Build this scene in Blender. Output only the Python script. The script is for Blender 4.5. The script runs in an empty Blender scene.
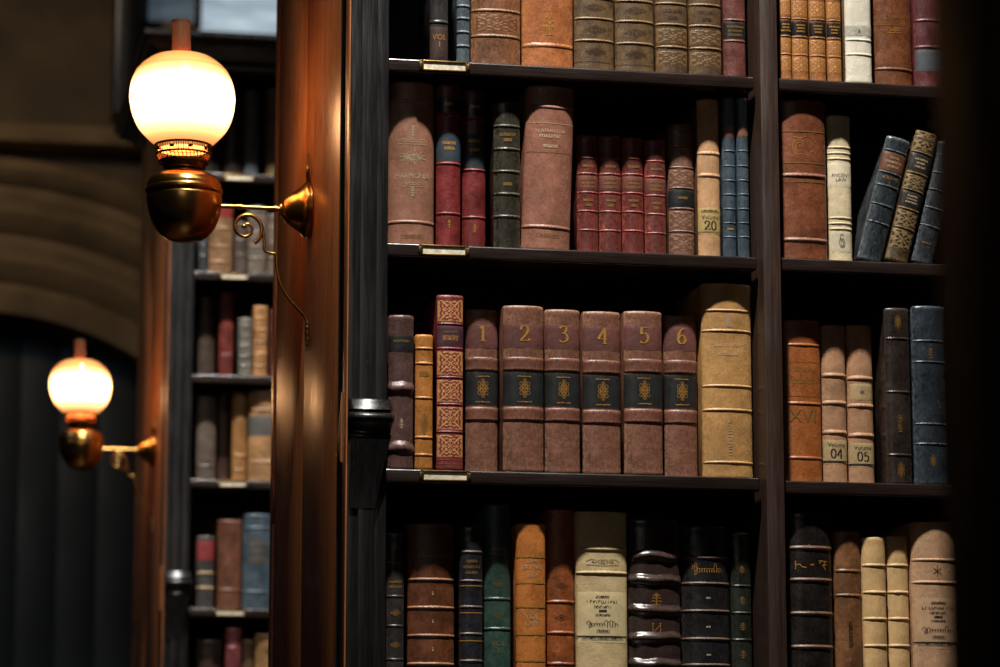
import bpy, bmesh, math, random
from mathutils import Vector, Euler, Matrix, noise
R = math.radians
random.seed(7)
sc = bpy.context.scene
COL = sc.collection
# ------------------------------------------------------------------ camera
F = 3000.0
PITCH = math.atan(525 / F)
YAW = math.atan(605 / math.sqrt(F * F + 525 * 525))
CAM = Vector((0, 0, 1.6))
ROT = Euler((R(90) + PITCH, 0, -YAW), 'XYZ').to_matrix()
FWD = ROT @ Vector((0, 0, -1))

def at(px, py, Y):
    """point of the depth plane Y seen at a position of the picture"""
    d = ROT @ Vector(((px - 500) / F, (333.5 - py) / F, -1))
    return CAM + d * ((Y - CAM.y) / d.y)

def mpp(p):
    return (p - CAM).dot(FWD) / F

cd = bpy.data.cameras.new('camera'); cam = bpy.data.objects.new('camera', cd); COL.objects.link(cam)
cam.location = CAM; cam.rotation_euler = Euler((R(90) + PITCH, 0, -YAW), 'XYZ')
cd.sensor_width = 36; cd.lens = F * 36 / 1000
cd.clip_start = .05
cd.dof.use_dof = True
cd.dof.focus_distance = (at(570, 333, 5.03) - CAM).dot(FWD)
cd.dof.aperture_fstop = 4.2
sc.camera = cam
vs = sc.view_settings
vs.view_transform = 'Standard'; vs.look = 'None'; vs.gamma = 1; vs.use_curve_mapping = False; vs.exposure = 0
sc.display_settings.display_device = 'sRGB'
sc.cycles.use_denoising = True
sc.cycles.max_bounces = 6
sc.cycles.sample_clamp_indirect = 4
w = bpy.data.worlds.new('world'); sc.world = w; w.use_nodes = True
w.node_tree.nodes['Background'].inputs[0].default_value = (.35, .45, .6, 1)
w.node_tree.nodes['Background'].inputs[1].default_value = .004

# ------------------------------------------------------------------ colours and materials
def lin(c):
    o = []
    for v in c:
        v /= 255
        o.append(v / 12.92 if v < .04045 else ((v + .055) / 1.055) ** 2.4)
    return tuple(o) + (1,)

MATS = {}
def new_mat(name):
    m = bpy.data.materials.new(name); m.use_nodes = True
    nt = m.node_tree
    return m, nt, nt.nodes['Principled BSDF']

def N(nt, t, **kw):
    n = nt.nodes.new(t)
    for k, v in kw.items():
        if k in n.inputs: n.inputs[k].default_value = v
        else: setattr(n, k, v)
    return n

def mixc(nt, fac, a, b):
    n = nt.nodes.new('ShaderNodeMix'); n.data_type = 'RGBA'
    for s, v in ((n.inputs[0], fac), (n.inputs[6], a), (n.inputs[7], b)):
        if hasattr(v, 'is_linked'): nt.links.new(v, s)
        else: s.default_value = v
    return n.outputs[2]

def math_(nt, op, a, b=None, c=None, clamp=False):
    n = nt.nodes.new('ShaderNodeMath'); n.operation = op; n.use_clamp = clamp
    for i, v in enumerate((a, b, c)):
        if v is None: continue
        if hasattr(v, 'is_linked'): nt.links.new(v, n.inputs[i])
        else: n.inputs[i].default_value = v
    return n.outputs[0]

def mrange(nt, v, a, b, c=0, d=1):
    n = nt.nodes.new('ShaderNodeMapRange'); nt.links.new(v, n.inputs[0])
    for i, x in enumerate((a, b, c, d)): n.inputs[i + 1].default_value = x
    return n.outputs[0]

def leather(col, worn=None, rough=.42, wear=1.0, mottle=1.0, bump=.35, seed=None):
    """aged leather or vellum: mottled, scuffed on joints, caps and band crests"""
    key = ('leather', col, worn, rough, wear, mottle, bump)
    if key in MATS: return MATS[key]
    m, nt, p = new_mat('leather'); L = nt.links
    c = Vector(lin(col)[:3])
    if max(c) < .045: rough -= .08; bump *= .55
    wc = Vector(lin(worn)[:3]) if worn else c * 1.5 + Vector((.05, .04, .03))
    tc = N(nt, 'ShaderNodeTexCoord'); mp = N(nt, 'ShaderNodeMapping')
    mp.inputs['Location'].default_value = (random.uniform(0, 9), random.uniform(0, 9), random.uniform(0, 9))
    L.new(tc.outputs['Object'], mp.inputs[0])
    n1 = N(nt, 'ShaderNodeTexNoise', Scale=38.0, Detail=6.0, Roughness=.65); L.new(mp.outputs[0], n1.inputs['Vector'])
    mp2 = N(nt, 'ShaderNodeMapping'); mp2.inputs['Scale'].default_value = (1, 1, .55)
    L.new(mp.outputs[0], mp2.inputs[0])
    n2 = N(nt, 'ShaderNodeTexNoise', Scale=230.0, Detail=5.0, Roughness=.7); L.new(mp2.outputs[0], n2.inputs['Vector'])
    n3 = N(nt, 'ShaderNodeTexNoise', Scale=420.0, Detail=3.0); L.new(mp.outputs[0], n3.inputs['Vector'])
    dk = tuple(c * (1 - .5 * mottle)) + (1,); lt = tuple(c * (1 + .38 * mottle)) + (1,)
    bf = math_(nt, 'ADD', math_(nt, 'MULTIPLY', n1.outputs[0], .55), math_(nt, 'ADD', math_(nt, 'MULTIPLY', n2.outputs[0], .3), math_(nt, 'MULTIPLY', n3.outputs[0], .15)))
    base = mixc(nt, mrange(nt, bf, .38, .62), dk, lt)
    at_ = N(nt, 'ShaderNodeAttribute', attribute_name='wear')
    n4 = N(nt, 'ShaderNodeTexNoise', Scale=95.0, Detail=9.0, Roughness=.78, Distortion=.6); L.new(mp.outputs[0], n4.inputs['Vector'])
    n5 = N(nt, 'ShaderNodeTexNoise', Scale=17.0, Detail=5.0, Roughness=.6); L.new(mp.outputs[0], n5.inputs['Vector'])
    base = mixc(nt, mrange(nt, n4.outputs[0], .56, .70, 0, .22 * wear), base, tuple(wc) + (1,))
    base = mixc(nt, mrange(nt, n5.outputs[0], .55, .36, 0, min(.8, .85 * mottle)), base, tuple(c * .35) + (1,))
    f = math_(nt, 'MULTIPLY', at_.outputs['Fac'], mrange(nt, n2.outputs[0], .35, .62))
    scuff = mrange(nt, n2.outputs[0], .60, .70, 0, .6 * wear)
    f = math_(nt, 'MAXIMUM', math_(nt, 'MULTIPLY', f, .8 * wear), math_(nt, 'MULTIPLY', scuff, mrange(nt, n1.outputs[0], .45, .6)), clamp=True)
    L.new(mixc(nt, f, base, tuple(wc) + (1,)), p.inputs['Base Color'])
    L.new(mrange(nt, n1.outputs[0], .3, .7, rough - .08, rough + .12), p.inputs['Roughness'])
    b = N(nt, 'ShaderNodeBump', Strength=min(1, bump * 1.7), Distance=.0019)
    h = math_(nt, 'ADD', math_(nt, 'MULTIPLY', n2.outputs[0], .55), math_(nt, 'ADD', math_(nt, 'MULTIPLY', n3.outputs[0], .3), n1.outputs[0]))
    L.new(h, b.inputs['Height']); L.new(b.outputs[0], p.inputs['Normal'])
    MATS[key] = m
    return m

def gilt(col=(205, 160, 75), rough=.45, metal=.35, key='gilt'):
    k = (key, col)
    if k in MATS: return MATS[k]
    m, nt, p = new_mat(key)
    tc = N(nt, 'ShaderNodeTexCoord'); n = N(nt, 'ShaderNodeTexNoise', Scale=700.0, Detail=3.0)
    nt.links.new(tc.outputs['Object'], n.inputs['Vector'])
    c = Vector(lin(col)[:3])
    nt.links.new(mixc(nt, mrange(nt, n.outputs[0], .35, .6), tuple(c * .45) + (1,), tuple(c) + (1,)), p.inputs['Base Color'])
    p.inputs['Metallic'].default_value = metal; p.inputs['Roughness'].default_value = rough
    MATS[k] = m
    return m

def tooled(ground, gold, amount=.2, scale=1.0, metal=.3, key='gilt_panel', rep=1.0):
    """panel stamped with a mirrored rosette of small tools"""
    k = (key, ground, gold, amount, scale, rep)
    if k in MATS: return MATS[k]
    m, nt, p = new_mat(key); L = nt.links
    uv = N(nt, 'ShaderNodeUVMap'); sx = N(nt, 'ShaderNodeSeparateXYZ'); L.new(uv.outputs[0], sx.inputs[0])
    u0, v0 = sx.outputs[0], math_(nt, 'FRACT', math_(nt, 'MULTIPLY', sx.outputs[1], rep))
    x = math_(nt, 'MULTIPLY', math_(nt, 'SUBTRACT', u0, .5), 2.0)
    y = math_(nt, 'MULTIPLY', math_(nt, 'SUBTRACT', v0, .5), 2.0)
    ax, ay = math_(nt, 'ABSOLUTE', x), math_(nt, 'ABSOLUTE', y)
    r = math_(nt, 'SQRT', math_(nt, 'ADD', math_(nt, 'MULTIPLY', x, x), math_(nt, 'MULTIPLY', y, y)))
    th = math_(nt, 'ARCTAN2', ay, ax)
    s1 = math_(nt, 'MULTIPLY', math_(nt, 'SINE', math_(nt, 'MULTIPLY', ax, 14 * scale)), math_(nt, 'SINE', math_(nt, 'MULTIPLY', ay, 14 * scale)))
    s2 = math_(nt, 'SINE', math_(nt, 'ADD', math_(nt, 'MULTIPLY', r, 17 * scale), math_(nt, 'MULTIPLY', math_(nt, 'COSINE', math_(nt, 'MULTIPLY', th, 4)), 2.2)))
    s3 = math_(nt, 'MULTIPLY', math_(nt, 'COSINE', math_(nt, 'MULTIPLY', th, 8)), .4)
    tot = math_(nt, 'ADD', math_(nt, 'ADD', s1, math_(nt, 'MULTIPLY', s2, .7)), s3)
    fac = mrange(nt, tot, .25 - amount, .5 - amount)
    edge = mrange(nt, math_(nt, 'MAXIMUM', ax, ay), .9, .93)
    fac = math_(nt, 'MAXIMUM', fac, edge)
    nz = N(nt, 'ShaderNodeTexNoise', Scale=160.0, Detail=4.0); tc = N(nt, 'ShaderNodeTexCoord'); L.new(tc.outputs['Object'], nz.inputs['Vector'])
    fac = math_(nt, 'MULTIPLY', fac, mrange(nt, nz.outputs[0], .3, .55, .35, 1))
    g = Vector(lin(ground)[:3])
    gr = mixc(nt, nz.outputs[0], tuple(g * .6) + (1,), tuple(g * 1.4) + (1,))
    L.new(mixc(nt, fac, gr, lin(gold)), p.inputs['Base Color'])
    L.new(math_(nt, 'MULTIPLY', fac, metal), p.inputs['Metallic'])
    p.inputs['Roughness'].default_value = .42
    b = N(nt, 'ShaderNodeBump', Strength=.4, Distance=.0006); b.invert = True
    L.new(fac, b.inputs['Height']); L.new(b.outputs[0], p.inputs['Normal'])
    MATS[k] = m
    return m

def wood(name, c1, c2, rough=.35, bump=.15, axis=2, scale=1.0, scratch=.0, worn=(120, 100, 80)):
    m, nt, p = new_mat(name); L = nt.links
    tc = N(nt, 'ShaderNodeTexCoord'); mp = N(nt, 'ShaderNodeMapping')
    s = [26 * scale] * 3; s[axis] = 1.1 * scale
    mp.inputs['Scale'].default_value = s; L.new(tc.outputs['Object'], mp.inputs[0])
    n1 = N(nt, 'ShaderNodeTexNoise', Scale=2.2, Detail=7.0, Roughness=.6, Distortion=.3); L.new(mp.outputs[0], n1.inputs['Vector'])
    n2 = N(nt, 'ShaderNodeTexNoise', Scale=11.0, Detail=4.0); L.new(mp.outputs[0], n2.inputs['Vector'])
    n3 = N(nt, 'ShaderNodeTexNoise', Scale=5.0, Detail=4.0); L.new(tc.outputs['Object'], n3.inputs['Vector'])
    f = math_(nt, 'ADD', math_(nt, 'MULTIPLY', n1.outputs[0], .6), math_(nt, 'MULTIPLY', n2.outputs[0], .4))
    col = mixc(nt, mrange(nt, f, .35, .65), lin(c1), lin(c2))
    if scratch:
        n4 = N(nt, 'ShaderNodeTexNoise', Scale=60.0, Detail=8.0, Roughness=.75); L.new(tc.outputs['Object'], n4.inputs['Vector'])
        sf = math_(nt, 'MULTIPLY', mrange(nt, n4.outputs[0], .66, .72), mrange(nt, n3.outputs[0], .5, .6, 0, scratch))
        col = mixc(nt, sf, col, lin(worn))
    L.new(col, p.inputs['Base Color'])
    r = math_(nt, 'ADD', mrange(nt, n2.outputs[0], .3, .7, -.07, .07), mrange(nt, n3.outputs[0], .3, .7, rough - .05, rough + .08))
    L.new(r, p.inputs['Roughness'])
    b = N(nt, 'ShaderNodeBump', Strength=bump, Distance=.004); L.new(f, b.inputs['Height']); L.new(b.outputs[0], p.inputs['Normal'])
    return m

def simple(name, col, rough=.5, metal=0, nscale=30.0, amt=.3, bump=0):
    m, nt, p = new_mat(name)
    tc = N(nt, 'ShaderNodeTexCoord'); n = N(nt, 'ShaderNodeTexNoise', Scale=nscale, Detail=5.0)
    nt.links.new(tc.outputs['Object'], n.inputs['Vector'])
    c = Vector(lin(col)[:3])
    nt.links.new(mixc(nt, mrange(nt, n.outputs[0], .3, .7), tuple(c * (1 - amt)) + (1,), tuple(c * (1 + amt)) + (1,)), p.inputs['Base Color'])
    p.inputs['Metallic'].default_value = metal; p.inputs['Roughness'].default_value = rough
    if bump:
        b = N(nt, 'ShaderNodeBump', Strength=bump, Distance=.01); nt.links.new(n.outputs[0], b.inputs['Height']); nt.links.new(b.outputs[0], p.inputs['Normal'])
    return m

M_panel = wood('mahogany', (112, 64, 34), (184, 114, 66), rough=.31, bump=.16, scratch=.35, worn=(190, 120, 60))
M_dark = wood('dark_wood', (18, 17, 17), (29, 27, 27), rough=.29, bump=.07, scratch=.3, worn=(110, 105, 100))
M_shelf = wood('shelf_wood', (25, 18, 16), (43, 31, 27), rough=.27, bump=.10, axis=0, scratch=.7, worn=(130, 105, 90))
M_divider = wood('divider_wood', (34, 24, 19), (60, 42, 33), rough=.4, bump=.14, scratch=.5, worn=(120, 90, 70))
M_back = wood('back_wood', (16, 12, 10), (26, 19, 15), rough=.6)
M_black = wood('black_wood', (10, 9, 9), (16, 13, 12), rough=.6)
M_brass = simple('brass', (186, 142, 78), .25, 1, 40.0, .18)
M_brass_dull = simple('aged_brass', (140, 112, 68), .36, 1, 60.0, .3)
M_bronze = simple('bronze', (88, 62, 36), .42, 1, 60.0, .3)
M_card = simple('card', (222, 212, 186), .6, 0, 90.0, .35)
M_ink = simple('ink', (30, 24, 18), .6, 0, 50.0, .2)
M_greyink = simple('grey_ink', (95, 85, 72), .6, 0, 50.0, .2)
M_paper = simple('paper', (150, 125, 90), .8, 0, 120.0, .25)
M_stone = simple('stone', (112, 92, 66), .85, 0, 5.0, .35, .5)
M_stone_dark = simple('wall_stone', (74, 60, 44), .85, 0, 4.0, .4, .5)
M_floor = wood('floor_wood', (50, 34, 22), (80, 54, 34), rough=.4, axis=1)
M_plaster = simple('plaster', (60, 52, 44), .9, 0, 3.0, .2)
M_slate = wood('painted_boards', (14, 24, 31), (18, 30, 38), rough=.6, bump=.05)
G_gold = gilt((196, 142, 62)); G_dim = gilt((150, 112, 55), key='worn_gilt'); G_pale = gilt((196, 174, 138), metal=.15, key='pale_tooling')
G_blind = gilt((60, 36, 18), metal=0, key='blind_tooling', rough=.5)

# ------------------------------------------------------------------ mesh helpers
def link(name, verts, faces, mat, parent=None, smooth=35, uvs=None, wear=None, loc=None):
    me = bpy.data.meshes.new(name)
    me.from_pydata([tuple(v) for v in verts], [], faces)
    bm = bmesh.new(); bm.from_mesh(me); bmesh.ops.recalc_face_normals(bm, faces=bm.faces); bm.to_mesh(me); bm.free()
    if uvs:
        ul = me.uv_layers.new(name='UVMap')
        for l in me.loops: ul.data[l.index].uv = uvs[l.vertex_index]
    if wear:
        a = me.attributes.new('wear', 'FLOAT', 'POINT')
        for i, v in enumerate(wear): a.data[i].value = v
    if smooth:
        for p in me.polygons: p.use_smooth = True
        me.set_sharp_from_angle(angle=R(smooth))
    me.materials.append(mat)
    o = bpy.data.objects.new(name, me); COL.objects.link(o)
    if parent: o.parent = parent
    if loc: o.location = loc
    return o

def empty(name, loc, label=None, cat=None, group=None):
    o = bpy.data.objects.new(name, None); COL.objects.link(o); o.location = loc
    o.empty_display_size = .05
    tag(o, label, cat, group)
    return o

def tag(o, label=None, cat=None, group=None, kind=None):
    for k, v in (('label', label), ('category', cat), ('group', group), ('kind', kind)):
        if v: o[k] = v
    return o

class MB:
    def __init__(s): s.v = []; s.f = []
    def add(s, v, f):
        n = len(s.v); s.v += [Vector(x) for x in v]; s.f += [tuple(i + n for i in q) for q in f]
    def box(s, x0, x1, y0, y1, z0, z1, bev=0.0, seg=2):
        bm = bmesh.new(); bmesh.ops.create_cube(bm, size=1)
        for v in bm.verts:
            v.co = Vector(((x0 + x1) / 2 + v.co.x * (x1 - x0), (y0 + y1) / 2 + v.co.y * (y1 - y0), (z0 + z1) / 2 + v.co.z * (z1 - z0)))
        if bev: bmesh.ops.bevel(bm, geom=bm.edges[:], offset=bev, segments=seg, affect='EDGES', profile=.5)
        s.bm(bm)
    def bm(s, bm):
        bm.verts.index_update()
        s.add([v.co.copy() for v in bm.verts], [tuple(v.index for v in f.verts) for f in bm.faces]); bm.free()
    def lathe(s, prof, seg=48, c=(0, 0, 0), axis='z', close=True):
        c = Vector(c); n = len(prof); v = []; f = []
        for i in range(seg):
            a = 2 * math.pi * i / seg
            for r, h in prof:
                r = max(r, 1e-5)
                p = (r * math.cos(a), r * math.sin(a), h) if axis == 'z' else (h, r * math.cos(a), r * math.sin(a))
                v.append(c + Vector(p))
        for i in range(seg):
            j = (i + 1) % seg
            for k in range(n - 1):
                f.append((i * n + k, j * n + k, j * n + k + 1, i * n + k + 1))
        s.add(v, f)
    def tube(s, pts, rad, seg=10):
        pts = [Vector(p) for p in pts]; n = len(pts); v = []; f = []
        rads = rad if isinstance(rad, (list, tuple)) else [rad] * n
        up = None
        for i, p in enumerate(pts):
            d = (pts[min(i + 1, n - 1)] - pts[max(i - 1, 0)]).normalized()
            if up is None:
                up = d.orthogonal().normalized()
            up = (up - d * up.dot(d)).normalized(); q = d.cross(up)
            for k in range(seg):
                a = 2 * math.pi * k / seg
                v.append(p + (up * math.cos(a) + q * math.sin(a)) * rads[i])
        for i in range(n - 1):
            for k in range(seg):
                l = (k + 1) % seg
                f.append((i * seg + k, i * seg + l, (i + 1) * seg + l, (i + 1) * seg + k))
        f.append(tuple(range(seg))); f.append(tuple((n - 1) * seg + k for k in range(seg)))
        s.add(v, f)
    def ball(s, c, r, sx=1, sy=1, sz=1):
        bm = bmesh.new(); bmesh.ops.create_uvsphere(bm, u_segments=14, v_segments=8, radius=r)
        for v in bm.verts: v.co = Vector(c) + Vector((v.co.x * sx, v.co.y * sy, v.co.z * sz))
        s.bm(bm)
    def build(s, name, mat, parent=None, smooth=35, loc=None):
        return link(name, s.v, s.f, mat, parent, smooth, loc=loc)

def spline(pts, n=6):
    P = [Vector((*p, 0)[:3]) if len(p) == 2 else Vector(p) for p in pts]
    out = []
    for i in range(len(P) - 1):
        a, b, c, d = P[max(i - 1, 0)], P[i], P[i + 1], P[min(i + 2, len(P) - 1)]
        for k in range(n):
            t = k / n
            out.append(.5 * ((2 * b) + (c - a) * t + (2 * a - 5 * b + 4 * c - d) * t * t + (3 * b - a - 3 * c + d) * t ** 3))
    out.append(P[-1])
    return out

# ------------------------------------------------------------------ lettering strokes and ornaments, unit size, centred
def ell(cx, cy, rx, ry, n=20, a0=0, a1=360):
    return [(cx + rx * math.cos(R(a0 + (a1 - a0) * i / n)), cy + ry * math.sin(R(a0 + (a1 - a0) * i / n))) for i in range(n + 1)]

DIG = {
 '0': [ell(.33, .5, .25, .49, 24)],
 '1': [[(.14, .8), (.3, .98)], [(.32, 1), (.32, 0)], [(.12, .01), (.52, .01)]],
 '2': [[(.08, .72), (.12, .9), (.32, 1), (.52, .88), (.53, .68), (.38, .4), (.06, .05)], [(.05, .04), (.6, .04)], [(.6, .04), (.63, .18)]],
 '3': [[(.08, .86), (.26, 1), (.46, .94), (.5, .77), (.38, .6), (.22, .54)], [(.22, .54), (.46, .5), (.57, .3), (.48, .08), (.25, 0), (.06, .1)]],
 '4': [[(.45, 0), (.45, 1)], [(.45, 1), (.03, .3)], [(.03, .3), (.64, .3)], [(.32, .01), (.58, .01)]],
 '5': [[(.54, .97), (.18, .97)], [(.18, .97), (.12, .55)], [(.12, .55), (.35, .63), (.54, .48), (.55, .22), (.4, .03), (.2, 0), (.06, .1)]],
 '6': [[(.52, .96), (.26, .86), (.1, .5), (.1, .22), (.22, .03), (.4, .02), (.54, .18), (.52, .42), (.36, .55), (.18, .46), (.1, .3)]],
}
def orn(kind, sd=1):
    rnd = random.Random(sd); L = []
    if kind == 'diamond':
        for k in (1, .62, .3): L.append([(-k * .5, 0), (0, k * .36), (k * .5, 0), (0, -k * .36), (-k * .5, 0)])
        for i in range(-4, 5):
            L.append([(i * .12, .42 - abs(i) * .075), (i * .12, .5 - abs(i) * .09)]); L.append([(i * .12, -.42 + abs(i) * .075), (i * .12, -.5 + abs(i) * .09)])
    elif kind == 'lozenge':
        L += [[(-.5, 0), (0, .32), (.5, 0), (0, -.32), (-.5, 0)], [(-.25, 0), (0, .14), (.25, 0), (0, -.14), (-.25, 0)], [(-.1, .0), (.1, 0)]]
    elif kind == 'flower':
        for i in range(3):
            for j in range(-1, 2):
                L.append(ell(j * .24, (i - 1) * .27, .1, .12, 10))
        L += [ell(0, .46, .1, .1, 8), ell(0, -.46, .1, .1, 8), ell(0, 0, .2, .24, 14), [(0, -.5), (0, .5)], [(-.36, 0), (.36, 0)]]
    elif kind == 'rosette':
        for i in range(8):
            a = R(45 * i); L.append([(0, 0), (.25 * math.cos(a - .25), .25 * math.sin(a - .25)), (.5 * math.cos(a), .5 * math.sin(a)), (.25 * math.cos(a + .25), .25 * math.sin(a + .25)), (0, 0)])
        L.append(ell(0, 0, .15, .15, 12))
    elif kind == 'sun':
        for i in range(22):
            a = R(360 / 22 * i); q = .5 if i % 2 else .36
            L.append([(.2 * math.cos(a), .13 * math.sin(a)), (q * math.cos(a), q * .75 * math.sin(a))])
        L += [ell(0, 0, .2, .13, 16), ell(-.05, .02, .1, .08, 10), [(-.2, -.05), (.12, .12)], [(-.1, -.12), (.2, .06)]]
    elif kind == 'scroll':
        for s in (-1, 1):
            L.append([(s * (.5 - .02 * t) * 1 if t == 0 else s * (.28 + .2 * math.exp(-.12 * t) * math.cos(t * .5)), .3 * math.exp(-.12 * t) * math.sin(t * .5)) for t in range(0, 26)])
            L.append([(s * (.05 + .1 * math.cos(t * .45)), .22 * math.sin(t * .45) * math.exp(-.05 * t)) for t in range(16)])
        L.append([(-.5, -.28), (0, -.34), (.5, -.28)])
    elif kind == 'script':
        k = 0; pts = []
        nl = 11
        for q in range(nl):
            am = .34 if rnd.random() < .3 else .15
            if rnd.random() < .18 and pts: L.append(pts); pts = []
            for t in range(10):
                th = math.pi * 2 * t / 10
                pts.append((-.42 + (q + t / 10) * .86 / nl - .028 * math.sin(th), -.12 + am * (1 - math.cos(th)) - (.16 if am > .3 and q % 2 else 0)))
        L.append(pts)
        L.append([tuple(q)[:2] for q in spline([(-.5, .1), (-.44, .42), (-.36, .2), (-.42, -.3), (-.3, -.1)], 4)])
    elif kind == 'lines':
        for i in range(3):
            y = .36 - i * .36; wd = rnd.uniform(.28, .48); x = -wd
            while x < wd:
                q = rnd.uniform(.02, .05); L.append([(x, y - .09), (x, y + .09)])
                if rnd.random() < .6: L.append([(x, y + rnd.choice((-.09, 0, .09))), (x + q, y + rnd.choice((-.09, .09)))])
                x += q + rnd.uniform(.015, .03)
    elif kind == 'line':
        x = -.5
        while x < .5:
            q = rnd.uniform(.03, .07); L.append([(x, -.4), (x, .4)])
            if rnd.random() < .7: L.append([(x, rnd.choice((-.4, 0, .4))), (x + q, rnd.choice((-.4, .4)))])
            x += q + rnd.uniform(.02, .05)
    elif kind == 'vline':
        L = [[(-y, x) for x, y in st] for st in orn('line', sd)]
    elif kind == 'star':
        for i in range(6):
            a = R(60 * i + 30); L.append([(0, 0), (.5 * math.cos(a), .5 * math.sin(a))])
    elif kind == 'sprig':
        L += [[(0, -.5), (0, .4)], ell(0, .42, .08, .08, 8)]
        for s in (-1, 1):
            for k, y in enumerate((-.2, .05, .25)):
                L.append([(0, y), (s * .18, y + .14), (s * (.34 - .06 * k), y + .06)])
        L.append([(-.25, -.35), (.25, -.35)])
    elif kind == 'monogram':
        L += [[(-.3, .4), (-.3, -.4)], [(.3, .4), (.3, -.4)], [(-.3, -.3), (.3, .3)], [(-.4, .4), (-.2, .4)], [(.2, .4), (.4, .4)], [(-.4, -.4), (-.2, -.4)], [(.2, -.4), (.4, -.4)]]
    elif kind == 'cypher':
        L += [ell(-.22, -.02, .26, .3, 22, 60, 300), ell(-.22, -.02, .14, .2, 16, 60, 330), [(-.45, .44), (-.2, .34), (.05, .46)], [(.12, .3), (.3, .1), (.16, -.1)], [(.2, -.3), (.34, -.14), (.46, -.32)], [(.3, .4), (.45, .2)]]
    elif kind == 'kr':
        L += [[(-.46, .3), (-.46, -.32)], [(-.46, 0), (-.34, .04), (-.28, -.14), (-.16, -.2)], [(0, .08), (0, -.06)], [(-.05, .01), (.06, .01)], [(.2, .3), (.48, .26)], [(.4, .28), (.34, -.05), (.42, -.34)], [(.28, .28), (.22, .1)], [(.3, -.02), (.46, .04)]]
    elif kind == 'G':
        L += [ell(0, -.15, .26, .32, 22, 30, 340), [(.05, -.1), (.28, -.1), (.2, -.42)], [(-.2, .1), (-.1, .5), (.15, .4)], ell(0, -.15, .12, .2, 14)]
    elif kind == 'tool':
        L += [[(-.2, .3), (.2, .3)], [(-.15, .1), (.2, -.05), (-.05, -.2)], ell(.1, 0, .12, .16, 10)]
    return L

# ------------------------------------------------------------------ books
LIGHT = Vector((.76, 3.45, 6.0))
YF = 5.0                                     # plane of the shelf fronts, near bookcase
YB = 8.12                                    # and of the bookcase behind
ST = .0235                                   # shelf thickness
ROWS = {}
def row(name, x, y, xa, ya, Y=YF, group=None, where='', thick=ST):
    z = at(x, y, Y).z; za = at(xa, ya, Y).z - thick
    ROWS[name] = dict(z=z, za=za, Y=Y, light=LIGHT + Vector((0, Y - YF, 0)), group=group)
row('A1', 387, 57.5, 387, -95, group='books on the top shelf of the left bay')
row('B1', 387, 242.3, 387, 57.5, group='books on the second shelf of the left bay')
row('C1', 387, 468.3, 387, 242.3, group='books on the third shelf of the left bay')
row('D1', 387, 700, 387, 468.3, group='books on the lowest shelf of the left bay')
row('A2', 781, 78, 781, -80, group='books on the top shelf of the right bay')
row('B2', 781, 257.5, 781, 78, group='books on the second shelf of the right bay')
row('C2', 784, 480.3, 781, 257.5, group='books on the third shelf of the right bay')
row('D2', 784, 705, 784, 480.3, group='books on the lowest shelf of the right bay')
for nm, y, ya in (('Ea', 172, 62), ('Eb', 271, 172), ('Ec', 374, 271), ('Ed', 479, 374), ('Ee', 608, 479), ('Ef', 728, 608)):
    row(nm, 199, y, 199, ya, Y=YB, group='books in the bookcase behind', thick=.03)

class Spine:
    """rounded back of a book, bottom centre at the origin, facing -y"""
    def __init__(s, a, sag, H):
        s.a, s.s, s.H = a, sag, H
        n = 60; s.tt = [-math.pi / 2 + math.pi * i / n for i in range(n + 1)]; s.al = [0]
        for i in range(n):
            p, q = s.pt(s.tt[i], 0), s.pt(s.tt[i + 1], 0); s.al.append(s.al[-1] + math.hypot(q[0] - p[0], q[1] - p[1]))
        h = s.al[-1] / 2; s.al = [x - h for x in s.al]; s.half = h
    def pt(s, t, off):
        x, y = s.a * math.sin(t), s.s * (1 - math.cos(t))
        nx, ny = math.sin(t) / s.a, -math.cos(t) / s.s
        l = math.hypot(nx, ny)
        return x + off * nx / l, y + off * ny / l
    def t_of(s, u):
        u = max(-s.half, min(s.half, u))
        for i in range(len(s.al) - 1):
            if u <= s.al[i + 1]:
                f = (u - s.al[i]) / (s.al[i + 1] - s.al[i] + 1e-12); return s.tt[i] + f * (s.tt[i + 1] - s.tt[i])
        return s.tt[-1]
    def wrap(s, u, z, off):
        x, y = s.pt(s.t_of(u), off); return Vector((x, y, z))

def ribbon(mb, sp, pts, w, off, contrast=0):
    n = len(pts)
    if n < 2: return
    v = []; f = []
    for i, (u, z) in enumerate(pts):
        a, b = pts[max(i - 1, 0)], pts[min(i + 1, n - 1)]
        dx, dz = b[0] - a[0], b[1] - a[1]; l = math.hypot(dx, dz) or 1
        ww = w * (1 - contrast + contrast * abs(dz) / l) / 2
        v += [sp.wrap(u - dz / l * ww, z + dx / l * ww, off), sp.wrap(u + dz / l * ww, z - dx / l * ww, off)]
        if i: f.append((2 * i - 2, 2 * i - 1, 2 * i + 1, 2 * i))
    mb.add(v, f)

def dense(pts, step):
    o = [pts[0]]
    for a, b in zip(pts, pts[1:]):
        n = max(1, int(math.hypot(b[0] - a[0], b[1] - a[1]) / step))
        o += [(a[0] + (b[0] - a[0]) * k / n, a[1] + (b[1] - a[1]) * k / n) for k in range(1, n + 1)]
    return o

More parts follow.
